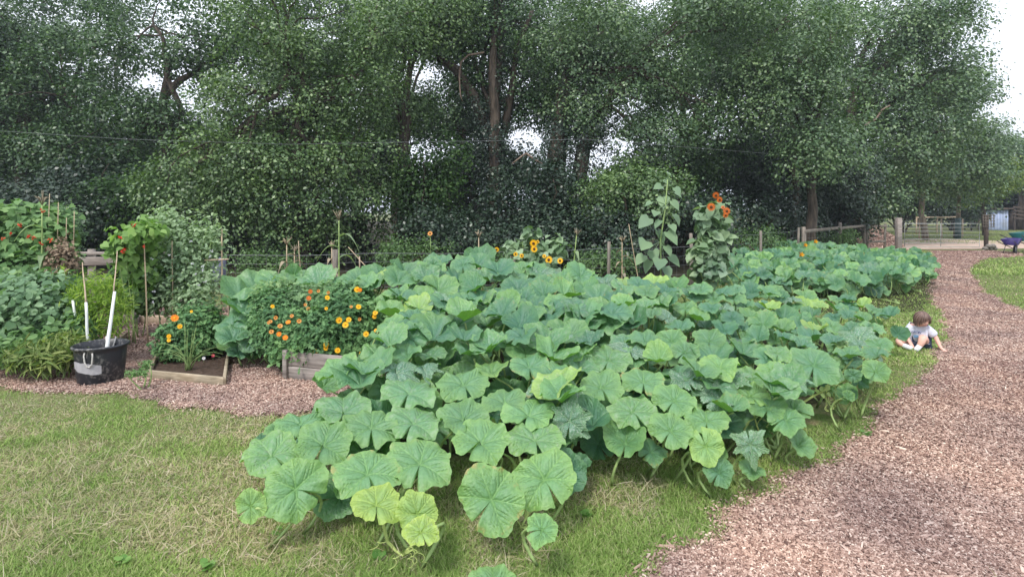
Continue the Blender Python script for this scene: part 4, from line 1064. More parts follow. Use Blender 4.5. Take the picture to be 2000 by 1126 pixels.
# wheelbarrows
def wheelbarrow(px, py, rz, colr, label, sc=1.0):
    root = empty('wheelbarrow', gnd(px, py), rz, label, 'wheelbarrow', 'wheelbarrows parked on the grass')
    root.scale = (sc, sc, sc)
    M_T = plain('barrow_' + label.split()[0], colr, .4, .12, 6)
    # tray: tapered open tub, x forward (wheel at +x)
    top = [(-.42, -.32), (.48, -.32), (.48, .32), (-.42, .32)]; bot = [(-.22, -.2), (.22, -.2), (.22, .2), (-.22, .2)]
    A = Acc(); t = .015
    V = [(x, y, .68 if x < 0 else .72) for x, y in top] + [(x, y, .40) for x, y in bot] + [(x * .94, y * .92, .685 if x < 0 else .725) for x, y in top] + [(x * .92, y * .9, .42) for x, y in bot]
    fs = [(0, 1, 5, 4), (1, 2, 6, 5), (2, 3, 7, 6), (3, 0, 4, 7), (7, 6, 5, 4), (8, 12, 13, 9), (9, 13, 14, 10), (10, 14, 15, 11), (11, 15, 12, 8), (12, 15, 14, 13), (0, 8, 9, 1), (1, 9, 10, 2), (2, 10, 11, 3), (3, 11, 8, 0)]
    A.faces(V, fs); A.obj('tray', M_T, root)
    MT = bpy.data.materials.get('barrow_frame') or plain('barrow_frame', (.05, .05, .055), .5)
    for sg in (-1, 1):
        A = Acc(); A.tube([(-.95, .3 * sg, .62), (-.5, .27 * sg, .5), (0, .2 * sg, .38), (.5, .07 * sg, .22)], .018, 6); A.obj('handle', MT, root, True)
        A = Acc(); A.tube([(-.1, .2 * sg, .38), (-.3, .24 * sg, 0), (-.2, .24 * sg, 0)], .016, 6); A.obj('leg', MT, root, True)
    wl = empty('wheel', (.52, 0, .19)); wl.parent = root
    A = Acc(); A.tube([(.16 * math.cos(a), 0, .16 * math.sin(a)) for a in np.linspace(0, 2 * PI, 21)], .042, 8, False); A.obj('tyre', plain('tyre', (.03, .03, .03), .8) if 'tyre' not in bpy.data.materials else bpy.data.materials['tyre'], wl, True)
    A = Acc(); A.tube([(0, -.03, 0), (0, .03, 0)], .11, 12); A.obj('rim', M_GALV, wl)
    return root
wheelbarrow(1976, 495, R(35), (.045, .03, .15), 'purple wheelbarrow standing on the grass beside the gate', .8)
wheelbarrow(2003, 493, R(25), (.01, .10, .10), 'teal green wheelbarrow half out of frame at the right edge', 1.1)

# ------------------------------------------------------------------ left garden beds
def plank(name, a, b, w_, h_, mat, parent=None, bev=.004):
    "board on edge from a to b (ground points), height h_, thickness w_"
    A = Acc(); a = Vector(a); b = Vector(b); c = (a + b) / 2; L = (b - a).length; ang = math.atan2((b - a).y, (b - a).x)
    A.box(None, (L, w_, h_), bev=bev, M=Matrix.Translation(c + Vector((0, 0, h_ / 2))) @ Matrix.Rotation(ang, 4, 'Z'))
    return A.obj(name, mat, parent)
M_BEDW = woodmat('bed_board', (0.22, 0.18, 0.12), (0.40, 0.34, 0.25), axis=(.15, .15, 1))
# bed with marigold and onions
bz = .09
c4 = [gnd(290, 722, bz), gnd(438, 736, bz), gnd(448, 672, bz), gnd(318, 668, bz)]
c4 = [Vector((c.x, c.y, 0)) for c in c4]; b0 = c4[0]
root = empty('raised_bed', b0, 0, 'low board edged bed holding one orange marigold and a clump of onions', 'raised bed')
for i, nm in enumerate(('front_board', 'side_board', 'back_board', 'side_board')): plank(nm, c4[i] - b0, c4[(i + 1) % 4] - b0, .028, bz, M_BEDW, root)
A = Acc(); inn = [c + (sum(c4, Vector()) / 4 - c) * .05 - b0 for c in c4]; A.faces([(c.x, c.y, .045) for c in inn], [(0, 1, 2, 3)]); A.obj('soil', M_SOIL, root)
CEN = sum(c4, Vector()) / 4
# left big bed soil and edge boards
props(sheet('soil_bed', [(-8, 5.6), (-4.6, 5.55), (-4.3, 6.0), (-4.0, 6.1), (-4.0, 9.0), (-9.5, 9.0)], .012, M_SOIL))
A0 = gnd(218, 672, .09); B0 = gnd(247, 648, .09)
root = empty('bed_edging', (A0.x, A0.y, 0), 0, 'short timber board edging the bed just right of the bucket', 'edging board')
plank('board', (0, 0, 0), (B0.x - A0.x, B0.y - A0.y, 0), .03, .09, M_BEDW, root); 
q0 = gnd(190, 676, .05); plank('soil_board', (q0.x - A0.x, q0.y - A0.y, 0), (0, 0, 0), .03, .07, M_BEDW, root)
# sleeper with stake
Ys = CAMZ * F / (632 - HY)
root = empty('timber_plank', (X(280, Ys), Ys, 0), 0, 'pale cut timber plank laid on edge between the beds with a short stake', 'plank')
A = Acc(); A.box(Vector((0, 0, .06)), (X(332, Ys) - X(235, Ys), .07, .12), rz=-.06, bev=.006); A.obj('plank', M_PALE, root)
A = Acc(); A.beam((-.06, -.07, 0), (-.06, -.07, .23), .08, .04); A.obj('stake', M_GREYW, root)

# horizontal board fence behind the beans
Yf = 8.6
root = empty('board_fence', (X(160, Yf), Yf, 0), 0, 'weathered grey fence of broad horizontal boards behind the left beds', 'fence')
Lf = X(395, Yf) - X(160, Yf)
for (z, h) in ((.96, .05), (.84, .13), (.52, .14), (.22, .14)):
    A = Acc(); A.box(Vector((Lf / 2, -.05 if h > .1 else -.07, z)), (Lf, .03, h), bev=.004); A.obj('board', M_GREYW, root)
for x in (.15, Lf * .5, Lf - .05):
    A = Acc(); A.beam((x, 0, 0), (x, 0, 1.02), .09, .06); A.obj('post', M_GREYW, root)

# trug / bucket
Bp = gnd(196, 757); BYc = Bp.y + .2
root = empty('bucket', (X(197, BYc), BYc, 0), R(8), 'large black plastic tub with rope handles and a patch of grey tape', 'tub')
s_ = NT('black_plastic_scuffed')
n1 = s_.noise(30, 6); n2 = s_.noise(5, 4)
msk = s_.ramp(n2, [(0.42, (0, 0, 0)), (0.58, (1, 1, 1))]); pos_ = s_.n('ShaderNodeTexCoord').outputs['Object']
cc = s_.mix(s_.ramp(n1, [(0.5, (0, 0, 0)), (0.62, (1, 1, 1))]), (0.022, 0.024, 0.03), (0.14, 0.135, 0.13))
cc = s_.mix(msk, (0.022, 0.024, 0.032), cc)
M_BKT = s_.princ(cc, .45, spec=.5)
prof = [(.0, .004), (.205, .004), (.215, .012), (.222, .08), (.226, .085), (.245, .30), (.248, .34), (.258, .345), (.258, .352), (.272, .356), (.274, .372), (.262, .38), (.250, .376), (.238, .30), (.212, .03), (0, .028)]
root.scale = (.83, .83, .94)
m = 48; A = Acc(); VV = []; 
for (r, z) in prof:
    for i in range(m):
        a = 2 * PI * i / m; k = 1 + (.006 * math.sin(2 * a + .5)) ; VV.append((r * k * math.cos(a), r * k * math.sin(a), z))
FF = [(j * m + i, j * m + (i + 1) % m, (j + 1) * m + (i + 1) % m, (j + 1) * m + i) for j in range(len(prof) - 1) for i in range(m)]
A.faces(VV, FF); A.obj('body', M_BKT, root, True)
M_ROPE = plain('rope', (.55, .53, .50), .9, .25, 120, 1, .004)
def bp(az, r, z): return Vector((r * math.cos(az), r * math.sin(az), z))
fa = R(-90) + .02
A = Acc(); A.tube([bp(fa - .14, .244, .35), bp(fa - .14, .262, .31), bp(fa - .12, .258, .25), bp(fa - .05, .25, .205), bp(fa + .06, .252, .2), bp(fa + .16, .26, .23), bp(fa + .19, .266, .30), bp(fa + .18, .262, .335)], .0075, 7); A.obj('rope_handle', M_ROPE, root, True)
ba = R(90)
A = Acc(); A.tube([bp(ba + .3, .262, .40), bp(ba + .29, .235, .385), bp(ba + .2, .225, .32), bp(ba + .08, .22, .285), bp(ba - .04, .222, .29), bp(ba - .10, .23, .34), bp(ba - .12, .25, .40)], .0075, 7); A.obj('rope_handle', M_ROPE, root, True)
# tape patch following the wall
VV = []; n = 14; zl = [(.235, .165), (.245, .17), (.245, .155), (.245, .145), (.24, .14), (.235, .14), (.238, .135), (.235, .13), (.23, .128), (.225, .12), (.222, .118), (.215, .118), (.21, .12), (.2, .125)]
for i in range(n):
    a = R(-90) - .85 + .105 * i
    for z in zl[i]: rr = .2285 + (z - .085) * .093 + .0035; VV.append((rr * math.cos(a), rr * math.sin(a), z))
A = Acc(); A.faces(VV, [(2 * i + 1, 2 * i + 3, 2 * i + 2, 2 * i) for i in range(n - 1)]); A.obj('tape_patch', plain('grey_tape', (.36, .35, .37), .6, .15, 25), root)

# white tapering sticks
M_WHITE = plain('white_painted_stick', (.74, .76, .74), .5, .1, 20)
def stick(a, b, r0, r1, mat, label, name='cane', cat='cane', group=None, sub=None, n=6, wob=.004):
    a = Vector(a); b = Vector(b); A = Acc(); pts = [(b - a) * t + Vector((random.uniform(-wob, wob), random.uniform(-wob, wob), 0)) * (0 < t < 1) for t in np.linspace(0, 1, n)]
    A.tube(pts, [r0, r1], 8); return props(A.obj(name, mat, None, True, a), label, cat, group)
GC = 'pale sticks and canes among the beans'
stick((X(196, 5.3), 5.35, .1), at(224, 569, 5.55), .019, .013, M_WHITE, 'thick white plastic stake rising from behind the tub and leaning right', 'stake', 'stake', GC)
stick(at(222, 572, 5.6), at(229, 490, 5.8), .006, .004, M_PALE, 'thin bare cane standing above the leaning white stake', 'cane', 'cane', GC)
stick((X(173, 5.5), 5.5, .1), at(168, 590, 5.5), .014, .012, M_WHITE, 'white stake standing upright left of the leaning one', 'stake', 'stake', GC)
stick(at(168, 592, 5.55), at(161, 512, 5.7), .008, .004, M_PALE, 'pale cane topping the upright white stake', 'cane', 'cane', GC)
stick((X(152, 5.6), 5.65, .2), at(142, 586, 5.6), .011, .011, M_WHITE, 'short white pipe among the bean leaves left of the tub', 'stake', 'stake', GC)
M_CANE = plain('bamboo', (.42, .33, .22), .6, .2, 15)
stick((X(433, 7.2), 7.2, 0), at(433, 448, 7.2), .012, .009, M_CANE, 'tall bamboo cane right of the sweet peas, the rightmost of the bean canes', 'cane', 'cane', GC)
stick((X(290, 6.6), 6.6, 0), at(281, 455, 6.6), .009, .006, M_CANE, 'bamboo cane rising through the middle bean plant', 'cane', 'cane', GC)
stick((X(337, 6.9), 6.9, 0), at(336, 470, 6.9), .007, .005, M_CANE, 'thin cane at the left side of the sweet peas', 'cane', 'cane', GC)
stick((X(398, 7.4), 7.4, 0), at(400, 462, 7.4), .008, .006, M_CANE, 'cane inside the sweet peas next to the tallest one', 'cane', 'cane', GC)
for (px, tp, lab) in ((97, 378, 'tallest cane above the far left runner beans'), (60, 400, 'left cane above the runner beans beside a sweetcorn leaf'), (114, 395, 'thin cane second from right above the runner beans'), (145, 412, 'rightmost thin cane above the runner beans'), (130, 425, 'short thin cane above the runner beans')):
    stick((X(px - 8, 7.2), 7.2, 0), at(px, tp, 7.2), .007, .004, M_CANE, lab, 'cane', 'cane', GC)
stick(at(250, 514, 7.0), at(330, 516, 7.1), .006, .005, M_PALE, 'thin cane tied level across the middle beans', 'cane', 'cane', GC)
stick(at(400, 508, 7.15), at(446, 506, 7.1), .010, .009, M_PALE, 'pale batten tied level across the tall bamboo cane', 'cane', 'cane', GC)
stick((X(441, 6.3), 6.3, 0), at(449, 568, 6.3), .013, .011, M_PALE, 'pale stake at the left end of the pumpkin leaves', 'stake', 'stake', GC)
stick((X(733, 9.0), 9.0, .55), at(680, 482, 9.1), .009, .006, M_CANE, 'cane slanting over the fence behind the marigolds', 'cane', 'cane', GC)
stick((X(590, 8.6), 8.6, .2), at(583, 470, 8.6), .009, .006, M_CANE, 'dry cane pair member standing by the withered maize, left of the stout post', 'cane', 'cane', GC)
stick((X(1250, 9.4), 9.4, .3), at(1228, 437, 9.4), .009, .006, M_CANE, 'thin grey cane beside the tall sunflower', 'cane', 'cane', GC)
stick((X(703, 8.5), 8.5, .3), at(702, 500, 8.5), .012, .010, M_PALE, 'short pale peg just above the pumpkin leaves right of the maize', 'stake', 'stake', GC)
# dark blue-grey sack hung on the post
A = Acc(); A.box(Vector((0, 0, .0)), (.34, .10, .42), bev=.04); A.box(Vector((.02, -.06, -.05)), (.25, .06, .3), bev=.03)
props(A.obj('sack', plain('slate_blue_sack', (.12, .13, .18), .7, .2, 6, .6, .02), None, False, Vector((X(418, 8.6), 8.6, .68))), 'slate blue sack hanging on the fence behind the sweet peas', 'sack')

# ---- leafy plants in the beds
lr = np.random.default_rng(21)
def cloud(C, Rv, n, clump=10, cs=.07, flat=1.0):
    d = nrm(lr.normal(size=(max(1, n // clump), 3))); q = (.35 + .65 * lr.random(len(d)) ** .6)[:, None]
    tw = np.array(C) + d * q * np.array(Rv); idx = lr.integers(0, len(tw), n)
    P = tw[idx] + lr.normal(size=(n, 3)) * cs; N = d[idx] * .7 + lr.normal(size=(n, 3)) * .45 + np.array([0, -.25, .6])
    return P, N
def plant(name, label, cat, lobes, n, leaf, mat, tpl=T_HEX, clump=8, cs=.06, group=None, stem_mat=None, stems=8, base=None, droop=.3, stem_r=.006):
    """lobes: (px, py, rx, ry, Y)"""
    x = sum(l[0] for l in lobes) / len(lobes); Y = sum(l[4] for l in lobes) / len(lobes)
    base = base or Vector((X(x, Y), Y, 0)); root = empty(name, base, 0, label, cat, group)
    wsum = sum(l[2] * l[3] for l in lobes); PP = []; NN = []
    for (px, py, rx, ry, Yl) in lobes:
        C = np.array(tuple(at(px, py, Yl))); a = rx / F * Yl; b = ry / F * Yl
        P, N = cloud(C, (a, min(a, .5) * .85, b), int(n * rx * ry / wsum), clump, cs); k = P[:, 2] > .02; PP.append(P[k]); NN.append(N[k])
    P = np.concatenate(PP); N = np.concatenate(NN); m_ = len(P)
    D = lr.normal(size=(m_, 3)) + np.array([0, -.2, -droop]); V, f, s2 = scatter(*tpl, P - np.array(tuple(base)), N, D, leaf * (.55 + .8 * lr.random(m_)))
    link('foliage', mesh_np('foliage', V, f, s2, mat), root)
    A = Acc()
    for k in range(stems):
        t = P[lr.integers(0, m_)]; tp = Vector(t) - base; b_ = Vector((tp.x * .45 + random.uniform(-.04, .04), tp.y * .45, 0)); A.tube([b_ + (tp - b_) * q + Vector((.03 * math.sin(3 * q + k), 0, 0)) for q in np.linspace(0, 1, 6)], [stem_r * 1.4, stem_r * .5], 5)
    A.obj('stems', stem_mat or M_STALK, root, True)
    root['_'] = 0; del root['_']
    return root, P, N
F_BEAN = foliage('bean_leaves', (.085, .17, .06), (.24, .37, .14), (.15, .26, .10), trans=.3)
F_BEANL = foliage('bean_leaves_light', (.13, .24, .06), (.32, .46, .15), (.21, .34, .10), trans=.35)
F_SAGE = foliage('grey_green_leaves', (.09, .17, .085), (.26, .38, .22), (.16, .26, .14), trans=.25)
F_PEA = foliage('sweet_pea_leaves', (.17, .25, .13), (.40, .50, .32), (.27, .37, .22), trans=.3)
F_LIMEB = foliage('lime_green_leaves', (.13, .22, .03), (.36, .46, .08), (.22, .34, .05), trans=.4)
F_DRY = foliage('withered_leaves', (.14, .09, .06), (.42, .31, .22), (.27, .19, .13), trans=.15, tint=(1, .9, .7))
F_MAR = foliage('marigold_leaves', (.06, .15, .055), (.19, .33, .13), (.115, .225, .085), trans=.2, big=2)
F_MARL = foliage('marigold_leaves_light', (.11, .20, .08), (.28, .40, .19), (.18, .29, .13), trans=.3, big=2)
M_RED = plain('scarlet_petals', (.62, .06, .025), .6, .2, 60, trans=.2)
M_YEL = plain('golden_petals', (.85, .46, .012), .55, .12, 80, trans=.15)
M_ORG = plain('orange_petals', (.80, .22, .012), .55, .2, 80, trans=.15)
M_BRNZ = plain('rusty_orange_petals', (.50, .12, .015), .55, .3, 60, trans=.1)
M_PINKO = plain('faded_orange_petals', (.62, .27, .06), .6, .2, 60, trans=.15)

# flower heads
def head_mesh(name, petals, r, mat_p, centre, layers=2, cup=.25, cr=.3, narrow=1.0, disc_h=.12):
    "a flower facing +Z"
    A = Acc()
    for L in range(layers):
        k = petals - L * 2; rr = r * (1 - .28 * L)
        for i in range(k):
            a = 2 * PI * i / k + L * .4; c_, s_2 = math.cos(a), math.sin(a); w_ = rr * 2.3 / k * narrow * 1.3
            def T(x, y, z): return (x * c_ - y * s_2, x * s_2 + y * c_, z)
            z0 = .03 * r + L * .12 * r; z1 = cup * rr + L * .1 * r
            A.faces([T(.12 * r, -w_ * .3, z0), T(.62 * rr, -w_, z1 * .8), T(rr, -w_ * .45, z1 * .55), T(rr * 1.03, 0, z1 * .5), T(rr, w_ * .45, z1 * .6), T(.62 * rr, w_, z1 * .8), T(.12 * r, w_ * .3, z0)], [(0, 1, 2, 3, 4, 5, 6)])
    pet = A.mesh(name, mat_p)
    B = Acc(); m = 12; lv = [(cr * r, .02 * r), (cr * r, disc_h * r + .15 * r), (cr * .6 * r, disc_h * r * 1.5 + .18 * r), (.01 * r, disc_h * r * 1.6 + .18 * r)]
    B.faces([(q * math.cos(2 * PI * i / m), q * math.sin(2 * PI * i / m), z) for q, z in lv for i in range(m)], [(j * m + i, j * m + (i + 1) % m, (j + 1) * m + (i + 1) % m, (j + 1) * m + i) for j in range(3) for i in range(m)])
    return pet, B.mesh('flower_centre', centre)
M_CDARK = plain('flower_disc_brown', (.10, .04, .012), .9, .3, 90)
M_CORG = plain('flower_disc_orange', (.70, .26, .01), .9, .2, 120)
H_Y = head_mesh('flower', 12, .034, M_YEL, M_CORG, 3, .3, .34)
H_O = head_mesh('flower', 12, .034, M_ORG, M_YEL, 3, .3, .25)
H_R = head_mesh('flower', 11, .030, M_BRNZ, M_ORG, 2, .3, .25)
H_F = head_mesh('flower', 10, .026, M_PINKO, M_CDARK, 2, .6, .3)
H_SY = head_mesh('flower', 15, .075, M_YEL, M_CDARK, 1, .12, .36, .9)
H_SR = head_mesh('flower', 16, .062, M_BRNZ, M_CDARK, 2, .12, .36, .85)
def put_head(root, P, H, s=1.0, toward=None, jit=.35):
    d = toward or (Vector((0, 0, CAMZ)) - P).normalized()
    d = (d + Vector((random.uniform(-jit, jit), random.uniform(-jit, jit), random.uniform(-jit, jit) + .25))).normalized()
    o = link('flower', H[0], root); o.rotation_euler = (d.to_track_quat('Z', 'Y').to_matrix() @ Matrix.Rotation(random.uniform(0, 6), 3, 'Z')).to_euler(); o.location = P - root.location; o.scale = (s,) * 3
    c = link('flower_centre', H[1], o); return o

# marigold planter
Yp = CAMZ * F / (742 - HY) + .02
pa = Vector((X(562, Yp), Yp, 0)); pb = Vector((X(700, Yp - .25), Yp - .25, 0)) + Vector((.25, -.05, 0)); ux = (pb - pa).normalized(); uy = Vector((-ux.y, ux.x, 0)); PW = (pb - pa).length; PD = .85; PH = .27
root = empty('planter_box', pa, math.atan2(ux.y, ux.x), 'grey timber planter box under the big mound of marigolds', 'planter')
for z in (0, .137):
    A = Acc(); A.box(Vector((PW / 2, 0, z + .066)), (PW, .03, .131), bev=.004); A.obj('board', M_GREYW, root)
    A = Acc(); A.box(Vector((PW / 2, PD, z + .066)), (PW, .03, .131), bev=.004); A.obj('board', M_GREYW, root)
    for x in (0.018, PW - .018):
        A = Acc(); A.box(Vector((x, PD / 2, z + .066)), (.03, PD - .034, .131), bev=.004); A.obj('board', M_GREYW, root)
A = Acc(); A.beam((-.005, -.03, 0), (-.005, -.03, PH + .02), .045, .03); A.obj('corner_post', M_GREYW, root)
A = Acc(); A.box(Vector((PW / 2, PD / 2, .2)), (PW - .07, PD - .04, .02)); A.obj('soil', M_SOIL, root)
T_FERN = ([(0, 0, 0), (.06, .3, .01), (.25, .42, .03), (.05, .5, 0), (.2, .7, .03), (0, 1, -.06), (-.2, .7, .03), (-.05, .5, 0), (-.25, .42, .03), (-.06, .3, .01)], [(0, 1, 2, 3, 4, 5, 6, 7, 8, 9)])
Ym = Yp + .35
GM = 'marigolds in the timber planter'
m1, P1, N1 = plant('marigold_plant', 'left marigold of the planter, its many blooms faded orange and peach', 'marigold', [(548, 640, 50, 45, Ym), (575, 670, 45, 38, Ym - .15), (535, 600, 40, 35, Ym + .2)], 9000, .075, F_MAR, T_FERN, 14, .035, GM)
m2, P2, N2 = plant('marigold_plant', 'rear marigold of the planter with two rust red blooms above a pale leafy top', 'marigold', [(590, 590, 60, 32, Ym + .35), (640, 585, 50, 28, Ym + .4), (540, 575, 40, 24, Ym + .4)], 6500, .08, F_MARL, T_FERN, 14, .035, GM)
m3, P3, N3 = plant('marigold_plant', 'right marigold of the planter with bright golden yellow blooms', 'marigold', [(660, 640, 60, 60, Ym), (620, 660, 50, 45, Ym - .2), (700, 620, 45, 50, Ym + .1), (680, 590, 50, 35, Ym + .2), (700, 675, 40, 26, Ym - .1)], 12000, .075, F_MAR, T_FERN, 14, .035, GM)
def on_px(root, px, py, H, s, Y):
    put_head(root, at(px, py, Y), H, s * (.72 if root.name.startswith('marigold') else 1))
HS = .8
for (px, py, H, s) in [(563, 629, H_O, 1), (584, 627, H_F, 1.2), (545, 652, H_O, .95), (557, 659, H_O, 1.05), (547, 637, H_F, 1.3), (530, 648, H_F, 1.2), (539, 620, H_F, 1.1), (528, 628, H_F, 1.0), (570, 617, H_F, 1), (532, 598, H_Y, .8), (525, 630, H_F, .9)]: on_px(m1, px, py, H, s, Ym - .42)
for (px, py, H, s) in [(606, 569, H_R, 1.05), (603, 582, H_R, 1.15), (622, 568, H_F, .9), (596, 595, H_F, .9), (602, 603, H_F, 1), (641, 571, H_F, .9)]: on_px(m2, px, py, H, s, Ym - .1)
for (px, py, H, s) in [(662, 625, H_Y, 1.25), (681, 624, H_Y, 1.05), (675, 634, H_Y, 1.25), (715, 652, H_Y, 1.15), (616, 687, H_Y, 1.15), (637, 673, H_Y, 1.05), (636, 680, H_Y, .95), (659, 684, H_Y, 1.15), (716, 683, H_Y, 1.0), (706, 690, H_Y, .9), (733, 611, H_Y, 1.05), (731, 618, H_Y, .9), (697, 565, H_Y, 1.15), (703, 566, H_O, .8),
                       (639, 581, H_Y, 1), (700, 599, H_Y, 1.05), (637, 602, H_Y, .7), (702, 623, H_F, .9), (734, 645, H_Y, .75), (686, 599, H_F, .8)]: on_px(m3, px, py, H, s, Ym - .38)

# bed marigold + onions
M_ONION = foliage('onion_leaves', (.16, .26, .08), (.38, .47, .20), trans=.2, big=2)
Yb = CEN.y
mb, Pb, Nb = plant('marigold_plant', 'single marigold with one vivid orange bloom in the low board edged bed', 'marigold', [(342, 668, 30, 42, Yb), (368, 632, 30, 34, Yb + .1), (402, 636, 26, 46, Yb + .2), (420, 660, 14, 30, Yb + .2), (385, 668, 26, 30, Yb + .1)], 5600, .07, F_MAR, T_FERN, 14, .03)
for (px, py, H, s) in [(341, 621, H_O, 1.5), (351, 637, H_Y, 1.0), (330, 656, H_Y, .9), (330, 664, H_Y, .8), (374, 608, H_Y, .6)]: on_px(mb, px, py, H, s, Yb - .2)
root = empty('onion_clump', gnd(368, 722, .05), 0, 'clump of pale green onion leaves splaying out beside the bed marigold', 'onion')
for k in range(26):
    A = Acc(); a = random.uniform(-.32, .42); b = random.uniform(-.3, .3); L = random.uniform(.25, .48); p0 = Vector((random.uniform(-.02, .02), random.uniform(-.02, .02), 0))
    bend = random.choice([0, 0, .12, .25]); pts = [p0 + Vector((math.sin(a) * L * t + bend * t * t * (1 if a > 0 else -1), math.sin(b) * L * t, L * t * math.cos(a) - bend * .7 * t ** 3)) for t in np.linspace(0, 1, 7)]
    A.tube(pts, [.0035, .0012], 5); A.obj('onion_leaf', M_ONION, root, True)
for (px, py, Hm, lab) in ((416, 694, (.75, .04, .14), 'single crimson pink flower on the dark soil of the low bed'), (398, 699, (.78, .78, .8), 'single white flower on the dark soil of the low bed')):
    c = gnd(px, py, .09); hh = head_mesh('petals', 9, .026, plain('petal_' + lab.split()[1], Hm, .6, .1, 40, trans=.2), M_YEL, 2, .3, .2)
    root = empty('flower', (c.x, c.y, .045), 0, lab, 'flower'); o = put_head(root, c, hh, .65); o.name = 'petals'
    A = Acc(); A.tube([(0, 0, 0), (0, .005, .045)], .002, 5); A.obj('stem', M_STALK, root)

# runner beans far left
GB = 'climbing beans and peas at the left'
def dots(root, pts, Y, mat, r=.02, name='flower'):
    r *= .75
    for (px, py) in pts:
        A = Acc(); n = 7; Pq = lr.normal(size=(n, 3)) * r * .3; A.add(*scatter(*T_HEX, Pq, lr.normal(size=(n, 3)), lr.normal(size=(n, 3)), np.full(n, r * 1.5)))
        A.faces([(-r * .4, 0, -r * .4), (r * .4, 0, -r * .4), (0, r * .4, r * .4), (0, -r * .4, r * .4)], [(0, 1, 2), (0, 3, 1)])
        A.obj(name, mat, root, False, at(px, py, Y) - root.location)
b1, _, _ = plant('runner_bean', 'mass of runner beans with scarlet flowers filling the far left edge', 'bean plant', [(40, 470, 70, 65, 7.2), (90, 460, 45, 55, 7.4), (30, 540, 60, 50, 6.9), (100, 520, 40, 45, 7.1), (10, 430, 50, 30, 7.2)], 7500, .085, F_BEAN, T_HEART, 5, .06, GB)
dots(b1, [(5, 467), (22, 456), (66, 463), (80, 476), (98, 468), (82, 412), (55, 463), (38, 440)], 6.65, M_RED, .028)
b1b, _, _ = plant('withered_bean', 'withered brown bean tangle in front of the far left runner beans', 'bean plant', [(122, 510, 22, 45, 6.9), (108, 545, 18, 25, 6.8)], 1500, .05, F_DRY, T_HEX, 6, .04, GB, M_CANE)
b1c, _, _ = plant('fennel', 'wispy dull green plant rising behind the withered beans', 'herb', [(138, 450, 20, 45, 7.8), (120, 430, 20, 40, 7.8)], 1700, .06, F_SAGE, T_NAR, 8, .04)
b2, _, _ = plant('runner_bean', 'light green runner bean with red flowers climbing the middle cane', 'bean plant', [(258, 462, 30, 24, 6.6), (240, 490, 24, 22, 6.6), (290, 455, 28, 22, 6.7), (275, 500, 26, 26, 6.9), (285, 535, 24, 30, 6.9)], 1100, .075, F_BEANL, T_HEART, 4, .05, GB, None, 3)
dots(b2, [(235, 464), (262, 440), (243, 486), (280, 481), (240, 492)], 6.3, M_RED, .026)
b2b, _, _ = plant('runner_bean', 'darker lower bean foliage behind the timber plank', 'bean plant', [(250, 555, 28, 45, 7.2), (275, 580, 30, 25, 7.1), (300, 560, 30, 45, 7.3)], 2000, .08, F_BEAN, T_HEART, 5, .05, GB, None, 4)
b3, _, _ = plant('sweet_pea', 'tall tangle of pale sweet peas between the canes', 'sweet pea', [(340, 470, 45, 45, 7.2), (370, 520, 50, 50, 7.2), (330, 550, 40, 50, 7.1), (400, 480, 26, 60, 7.3), (320, 440, 26, 22, 7.2), (385, 580, 45, 35, 7.0)], 6800, .055, F_PEA, T_HEX, 8, .09, GB)
M_LILAC = plain('pale_petals', (.68, .68, .72), .6, .1, 40, trans=.3)
dots(b3, [(382, 535), (395, 527), (400, 550), (388, 557), (372, 470), (415, 490), (300, 568), (298, 590), (296, 505), (330, 498), (396, 520), (410, 500), (376, 515)], 6.7, M_LILAC, .02)
p4, _, _ = plant('sweet_pea_tip', 'loose pea tendrils reaching above the other peas at the tallest cane', 'sweet pea', [(418, 470, 14, 30, 7.2), (417, 435, 6, 20, 7.2), (330, 420, 22, 16, 7.2), (308, 425, 10, 16, 7.2)], 320, .05, F_PEA, T_HEX, 4, .03, GB)
# squash / sage mass front left
b5, _, _ = plant('courgette_plant', 'grey green broad leaved plants covering the bed at the lower left', 'vegetable', [(40, 590, 75, 42, 6.0), (100, 580, 50, 40, 6.1), (30, 640, 70, 40, 5.7), (110, 630, 50, 38, 5.8), (60, 610, 60, 40, 5.7)], 9500, .062, F_SAGE, T_HEART, 5, .07, None)
b6, _, _ = plant('bed_greens', 'mixed low green foliage at the foot of the lower left bed', 'vegetable', [(50, 665, 80, 22, 5.5), (120, 655, 40, 26, 5.6), (20, 680, 40, 14, 5.4), (160, 640, 25, 30, 5.7)], 3000, .075, F_BEAN, T_HEX, 7, .05, None)
b7, _, _ = plant('lime_green_shrub', 'bright lime green bushy plant directly behind the black tub', 'shrub', [(185, 575, 40, 32, 5.8), (200, 620, 38, 40, 5.75), (152, 560, 18, 16, 6.0), (192, 556, 16, 16, 6.0), (228, 585, 20, 26, 5.9), (175, 548, 8, 14, 6.0), (215, 552, 10, 12, 5.9), (150, 610, 22, 40, 5.8), (120, 540, 12, 14, 6.2)], 3600, .06, F_LIMEB, T_NAR, 12, .05, None)
b8, _, _ = plant('long_grass_tuft', 'rank grassy tuft left of the black tub', 'grass tuft', [(110, 690, 35, 16, 5.3), (70, 695, 40, 12, 5.3), (130, 680, 20, 20, 5.4)], 3800, .10, foliage('rank_grass', (.10, .17, .04), (.30, .34, .12), trans=.3, big=2), T_NAR, 12, .04, None, droop=-.6)
b9, _, _ = plant('low_weed', 'small patch of weeds on the bark between tub and low bed', 'weeds', [(268, 728, 20, 5, 4.95), (285, 712, 10, 6, 5.1)], 500, .022, F_BEAN, T_HEX, 8, .015, None, stems=3)

